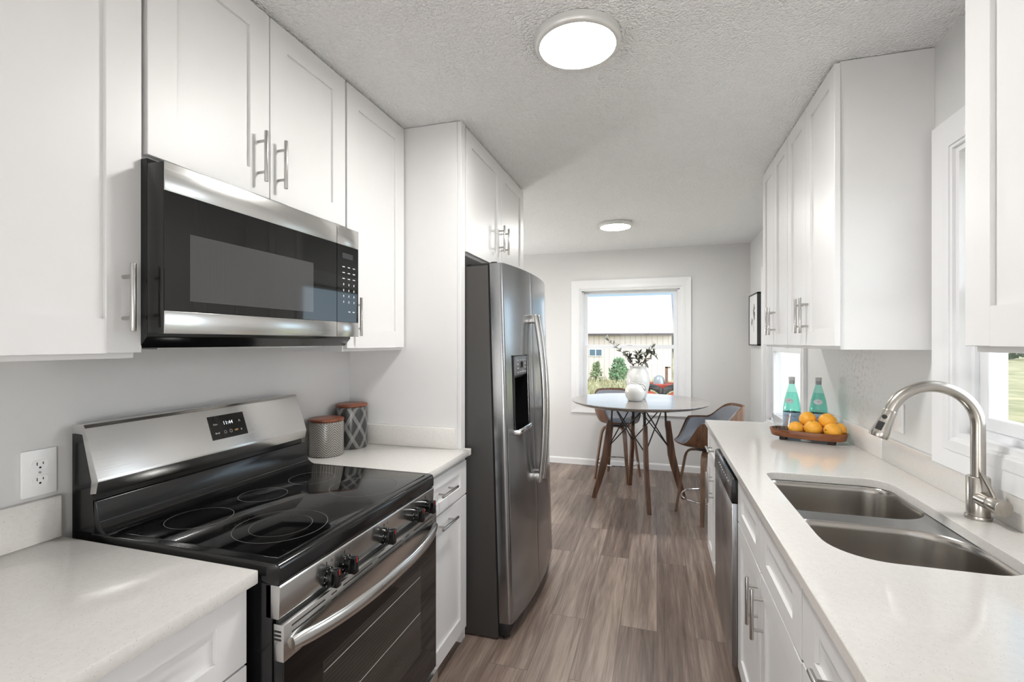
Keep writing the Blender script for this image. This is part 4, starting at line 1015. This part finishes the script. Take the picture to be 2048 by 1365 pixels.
LABELB = mat('label_blue', (150, 178, 206), 0.5); LABELS = mat('label_silver', (190, 194, 198), 0.4); CAP = mat('bottle_cap', (186, 186, 188), 0.35); FOIL = mat('neck_foil', (150, 154, 158), 0.35, var=0.2, vscale=200); INK = mat('label_ink', (60, 84, 130), 0.5)
def bottle(label, x, y, face):
    z = ZC+0.0004; t = thing('bottle', label, 'bottle', (x, y, z), 'green water bottles'); r = 0.0435
    g = MB().lathe([(0, z+0.006), (0.030, z), (r-0.003, z+0.002), (r, z+0.008), (r, z+0.135), (r-0.002, z+0.148), (0.036, z+0.185), (0.0235, z+0.235), (0.0155, z+0.262), (0.0138, z+0.272), (0.0138, z+0.298), (0.0125, z+0.298)], x, y, 44).build('glass', BOTG, t)
    MB().lathe([(0, z+0.009), (r-0.004, z+0.009), (r-0.004, z+0.134), (0.0335, z+0.182), (0.0240, z+0.222), (0, z+0.222)], x, y, 40).build('water', WATER, t)
    MB().lathe([(0.0142, z+0.270), (0.0146, z+0.271), (0.0146, z+0.289), (0.0142, z+0.290)], x, y, 32).build('neck_foil', FOIL, t)
    MB().lathe([(0.0152, z+0.290), (0.0158, z+0.292), (0.0158, z+0.306), (0.0145, z+0.309), (0, z+0.309)], x, y, 32).build('cap', CAP, t)
    lb = MB().lathe([(r+0.0003, z+0.030), (r+0.0008, z+0.031), (r+0.0008, z+0.112), (r+0.0003, z+0.113)], x, y, 44).build('label', LABELB, t)
    dv = Vector((math.cos(face), math.sin(face), 0)); xd = Vector((-math.sin(face), math.cos(face), 0))
    text_mesh('S.PELLEGRINO', 0.012, INK, lb, frame((x+dv.x*(r+0.0012), y+dv.y*(r+0.0012), z+0.094), xd, (0, 0, 1)), 'lettering', 0.0002, bend=r)
    # oval crest label on the shoulder
    c = Vector((x, y, z+0.178))+dv*0.0385; n = (dv*0.97+Vector((0, 0, 0.26))).normalized(); yd = xd.cross(n)*-1; b = MB(); v_ = []
    if yd.z < 0: yd = -yd
    for rr, h in ((1.0, 0.0), (0.97, 0.0012), (0.82, 0.0012), (0.80, 0.0006), (0.0, 0.0006)):
        ring_ = []
        for k in range(28):
            a = 2*PI*k/28; u = 0.022*rr*math.cos(a); ring_.append(c+xd*u+yd*0.0145*rr*math.sin(a)+n*h-dv*(u*u/0.085))
        v_.append(ring_)
    b.loft(v_, True, True); cr_ = b.build('crest_label', LABELS, t)
    text_mesh('S.P', 0.009, INK, cr_, frame(c+n*0.001, xd, yd), 'lettering', 0.0002)
bottle('green glass water bottle on the left, behind the tumblers', 0.724, 3.015, math.radians(-125))
bottle('green glass water bottle on the right, behind the oranges', 0.850, 2.998, math.radians(-108))

# ------------------------------------------------------------------ picture on the right wall
t = thing('picture', 'black-framed flower sketch hanging on the right wall near the corner', 'picture', (XR, 5.2, 1.385))
PY0, PY1, PZ0, PZ1 = 4.985, 5.42, 1.385, 1.895
b = MB()
for a in ((PY0, PY0+0.012, PZ0, PZ1), (PY1-0.012, PY1, PZ0, PZ1), (PY0, PY1, PZ0, PZ0+0.012), (PY0, PY1, PZ1-0.012, PZ1)): b.box(XR-0.036, XR, *a)
b.build('frame', mat('picture_frame_dark', (52, 52, 56), 0.4), t, smooth=False)
MB().box(XR-0.030, XR-0.002, PY0+0.012, PY1-0.012, PZ0+0.012, PZ1-0.012).build('print', mat('paper', (236, 236, 236), 0.6), t, smooth=False)
b = MB(); rnd = random.Random(4); xx = XR-0.0305
for cy, cz, rr in ((5.17, 1.73, 0.05), (5.27, 1.62, 0.03), (5.15, 1.68, 0.035)):
    for k in range(9):
        a = 2*PI*k/9+rnd.uniform(-.2, .2); pts = [(xx, cy+rr*u*math.cos(a+0.5*math.sin(u*3)), cz+rr*1.3*u*math.sin(a+0.5*math.sin(u*3))) for u in (0.1, 0.4, 0.7, 1.0)]
        b.tube(pts, 0.0022, 5)
b.tube([(xx, 5.17, 1.70), (xx, 5.19, 1.60), (xx, 5.18, 1.52)], 0.0016, 5)
b.build('drawing', mat('pencil', (120, 120, 122), 0.8), t)

# ------------------------------------------------------------------ outside
GZ = -0.80
def grass_mat():
    m, nt, p = new_mat('dry_grass'); N = nt.nodes; L = nt.links
    g = N.new('ShaderNodeNewGeometry'); n = N.new('ShaderNodeTexNoise'); n.inputs['Scale'].default_value = 0.5; n.inputs['Detail'].default_value = 8; n.inputs['Roughness'].default_value = 0.7
    L.new(g.outputs['Position'], n.inputs['Vector']); r = N.new('ShaderNodeValToRGB'); e = r.color_ramp.elements
    e[0].position = 0.35; e[0].color = (*lin((112, 118, 76)), 1); e[1].position = 0.65; e[1].color = (*lin((176, 166, 130)), 1)
    L.new(n.outputs['Fac'], r.inputs[0]); L.new(r.outputs[0], p.inputs['Base Color']); p.inputs['Roughness'].default_value = 0.95
    return m
GR = grass_mat()
tag(MB().box(-3.5, 2.8, -8.5, YB-0.12, GZ, -0.06).build('patio', mat('bounce_concrete', (205, 202, 196), 0.8, var=0.05, vscale=3)), 'pale concrete patio added behind the house to bounce light indoors', 'patio', kind='structure')  # pale slab added to bounce daylight up onto the ceiling
tag(MB().box(-90, 120, -40, 160, GZ-0.3, GZ).build('lawn', GR), 'dry green and tan lawn outside the windows', 'lawn', kind='structure')
b = MB(); rnd = random.Random(21)
for i in range(2600):
    x = rnd.uniform(-9.5, 4.5); y = rnd.uniform(18, 27.6); h = rnd.uniform(0.12, 0.42); a = rnd.uniform(0, PI); w = rnd.uniform(0.02, 0.05); lx, ly = rnd.uniform(-.15, .15), rnd.uniform(-.15, .15)
    q = [b.bm.verts.new((x-w*math.cos(a), y-w*math.sin(a), GZ)), b.bm.verts.new((x+w*math.cos(a), y+w*math.sin(a), GZ)), b.bm.verts.new((x+lx, y+ly, GZ+h))]; b.bm.faces.new(q)
tag(b.build('grass', mat('grass_blades', (170, 169, 136), 0.9, var=0.35, vscale=3), fix=False, smooth=False), 'tall dry grass in front of the shed', 'grass', kind='stuff')
SY = 28.5
t = thing('shed', 'cream metal-sided shed with a white roof beyond the dining window', 'building', (-6.5, SY+5, GZ))
SID = stripes('ribbed_siding', (228, 217, 209), (200, 188, 181), 0.30, 'X', 0.55, 0.14); ROOF = mat('white_metal_roof', (214, 217, 222), 0.45, var=0.02, vscale=2)
SX_R = 0.0
def at_shed(px, Y):     # lateral position outside for a column of the photo
    u = (px-1024)/952.9; s, c = math.sin(0.2953), math.cos(0.2953); return Y*(-s+u*c)/(c+u*s)
SX_R = at_shed(1343, SY)
MB().box(-14, SX_R, SY, SY+10, GZ, 1.9).build('wall', SID, t, smooth=False)
MB().prism([(SY-0.25, 1.83), (SY-0.25, 1.93), (SY+5, 4.58), (SY+10.25, 1.93), (SY+10.25, 1.83), (SY+5, 4.45)], 'x', -14.2, SX_R+0.12).build('roof', ROOF, t, smooth=False)
MB().box(-14.2, SX_R+0.12, SY-0.34, SY-0.22, 1.80, 1.93).build('gutter', mat('gutter_dark', (92, 82, 84), 0.5), t, smooth=False)
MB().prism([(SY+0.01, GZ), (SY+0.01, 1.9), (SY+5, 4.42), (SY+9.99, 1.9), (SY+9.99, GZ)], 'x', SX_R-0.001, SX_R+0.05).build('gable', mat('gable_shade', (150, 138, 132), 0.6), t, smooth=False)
MB().prism([(SY-0.27, 1.82), (SY-0.27, 1.98), (SY+5, 4.64), (SY+5, 4.42)], 'x', SX_R+0.12, SX_R+0.2).build('rake_trim', mat('rake_grey', (120, 124, 134), 0.5), t, smooth=False)
w0, w1 = at_shed(1178, SY), at_shed(1205, SY)
wf = MB().box(w0, w1, SY-0.05, SY+0.01, 0.58, 1.02).build('window', TRIM, t, smooth=False)
for a, c in ((w0+0.05, (w0+w1)/2-0.03), ((w0+w1)/2+0.03, w1-0.05)): MB().box(a, c, SY-0.06, SY-0.04, 0.63, 0.98).build('pane', mat('shed_pane', (96, 122, 140), 0.1), wf, smooth=False)
def foliage(name, label, cat, px, Y, zb, w, h, n, m, leaf=0.1, trunk=True, seed=1, cone=0.4, X=None):
    rnd = random.Random(seed); X = at_shed(px, Y) if X is None else X
    t = thing(name, label, cat, (X, Y, zb))
    b = MB()
    for i in range(n):
        u = rnd.random()**0.8; a = rnd.uniform(0, 2*PI); rr = w/2*(1-cone*u)*math.sqrt(rnd.random())*(0.55+0.45*math.sin(PI*min(1, 0.25+u*0.9)))
        p = Vector((X+rr*math.cos(a), Y+rr*math.sin(a), zb+0.06*h+u*h*0.94)); d = Vector((rnd.uniform(-1, 1), rnd.uniform(-1, 1), rnd.uniform(-.2, 1.2))).normalized(); s = d.cross(Vector((rnd.uniform(-1, 1), rnd.uniform(-1, 1), .3))).normalized()
        L = leaf*rnd.uniform(.6, 1.3)
        q = [b.bm.verts.new(p), b.bm.verts.new(p+d*L*.5+s*L*.22), b.bm.verts.new(p+d*L), b.bm.verts.new(p+d*L*.5-s*L*.22)]; b.bm.faces.new(q)
    b.build('foliage', m, t, fix=False, smooth=False)
    if trunk:
        b = MB()
        for k in range(5):
            a = 2*PI*k/5; b.tube([(X, Y, zb), (X+w*.12*math.cos(a), Y+w*.12*math.sin(a), zb+h*.4), (X+w*.22*math.cos(a), Y+w*.22*math.sin(a), zb+h*.75)], [0.03*w, 0.02*w, 0.006*w], 6)
        b.build('stem', TWIG, t)
    return t
GREEN = mat('shrub_green', (124, 158, 120), 0.7, var=0.4, vscale=6); GREY = mat('shrub_grey_green', (150, 166, 130), 0.7, var=0.35, vscale=6); TREE = mat('tree_green', (70, 92, 66), 0.8, var=0.4, vscale=1)
foliage('shrub', 'small wispy grey green shrub against the shed, under its window', 'shrub', 1193, 27.2, GZ, 0.8, 1.0, 420, GREY, 0.2, seed=2, cone=0.6)
foliage('shrub', 'larger bushy green shrub against the shed, left of the vase', 'shrub', 1238, 26.6, GZ, 1.25, 1.25, 1100, GREEN, 0.2, seed=3, cone=0.4)
foliage('tree', 'dark green tree far behind the right corner of the shed', 'tree', 1352, 75, GZ, 9, 7.0, 900, TREE, 1.1, seed=4, cone=0.3)
foliage('tree', 'distant green tree low on the horizon right of the shed', 'tree', 1375, 88, GZ, 10, 5.0, 700, TREE, 1.1, seed=6, cone=0.3)
# red farm implement
IY = 15.0; RUST = mat('red_paint_rusty', (176, 74, 54), 0.6, var=0.3, vscale=6); DK = mat('tyre', (44, 44, 46), 0.8); GALV = mat('galvanised', (150, 158, 164), 0.4, metal=0.4); RUSTD = mat('rusty_iron', (120, 92, 78), 0.7, var=0.2, vscale=10)
ix0, ix1 = at_shed(1290, IY), at_shed(1378, IY)
t = thing('farm_implement', 'rusty red farm implement on wheels in the grass right of the vase', 'farm implement', ((ix0+ix1)/2, IY, GZ))
MB().box(ix0, ix1, IY-0.06, IY+0.06, 0.02, 0.16, 0.01).box(ix0, ix1, IY+0.9, IY+1.0, 0.02, 0.14, 0.01).build('frame', RUST, t)
MB().box(ix0+0.5, ix0+0.6, IY, IY+1, -0.02, 0.1).box(ix1-0.35, ix1-0.25, IY, IY+1, -0.02, 0.1).build('cross_member', RUST, t)
for xx in (ix0+0.12, at_shed(1352, IY)):
    w_ = MB(); w_.tube([(xx+0.44*math.cos(2*PI*k/32), IY-0.22, GZ+0.46+0.44*math.sin(2*PI*k/32)-0.0) for k in range(32)], 0.09, 10, closed=True); w_ = w_.build('wheel', DK, t)
    MB().cyl((xx, IY-0.24, GZ+0.46), (xx, IY-0.16, GZ+0.46), 0.30, seg=24).build('rim', RUST, w_)
    MB().tube([(xx, IY-0.2, GZ+0.46), (xx, IY, GZ+0.46), (xx, IY, 0.04)], 0.035, 8).build('axle', RUSTD, t)
px_ = at_shed(1333, IY+0.4); MB().box(px_-0.04, px_+0.04, IY+0.40, IY+0.48, 0.1, 0.66).box(px_-0.04, px_+0.12, IY+0.40, IY+0.48, 0.62, 0.66).build('post', RUSTD, t, smooth=False)
px_ = at_shed(1318, IY+0.5); MB().lathe([(0.17, 0.10), (0.17, 0.22), (0.14, 0.32), (0.07, 0.38), (0, 0.40)], px_, IY+0.5, 24).build('tank', GALV, t)
b = MB()
for k in range(3):
    cx = at_shed(1350, IY)+k*0.16
    b.tube([(cx, IY+0.5+0.22*math.cos(2*PI*j/24), 0.36+0.24*math.sin(2*PI*j/24)) for j in range(24)], 0.012, 6, closed=True)
    for j in range(8): b.tube([(cx, IY+0.5, 0.36), (cx, IY+0.5+0.3*math.cos(PI*j/4), 0.36+0.32*math.sin(PI*j/4))], 0.008, 5)
b.build('rake_wheels', RUSTD, t)
# beyond the right-hand windows
b = MB(); rnd = random.Random(9)
for i in range(2200):
    u = rnd.random(); p = Vector((44+rnd.uniform(-2, 2), 15+u*80, GZ+rnd.uniform(0, 2.4)))
    d = Vector((rnd.uniform(-1, 1), rnd.uniform(-1, 1), rnd.uniform(-.2, 1))).normalized(); s = d.cross(Vector((rnd.uniform(-1, 1), rnd.uniform(-1, 1), .3))).normalized(); L = rnd.uniform(.5, 1.1)
    b.bm.faces.new([b.bm.verts.new(p), b.bm.verts.new(p+d*L*.5+s*L*.3), b.bm.verts.new(p+d*L), b.bm.verts.new(p+d*L*.5-s*L*.3)])
tag(b.build('hedge', TREE, fix=False, smooth=False), 'dark hedge line far beyond the window over the sink', 'hedge')
t = thing('garage', 'white garage seen through the window on the right wall', 'building', (4.3, 17.2, GZ))
MB().box(2.4, 6.2, 15.5, 19, GZ, 2.1).build('wall', mat('garage_white', (232, 233, 235), 0.6), t, smooth=False)
MB().prism([(2.1, 2.1), (4.3, 3.3), (6.5, 2.1), (6.5, 2.0), (2.1, 2.0)], 'y', 15.2, 19.3).build('roof', mat('garage_roof', (190, 192, 196), 0.7), t, smooth=False)
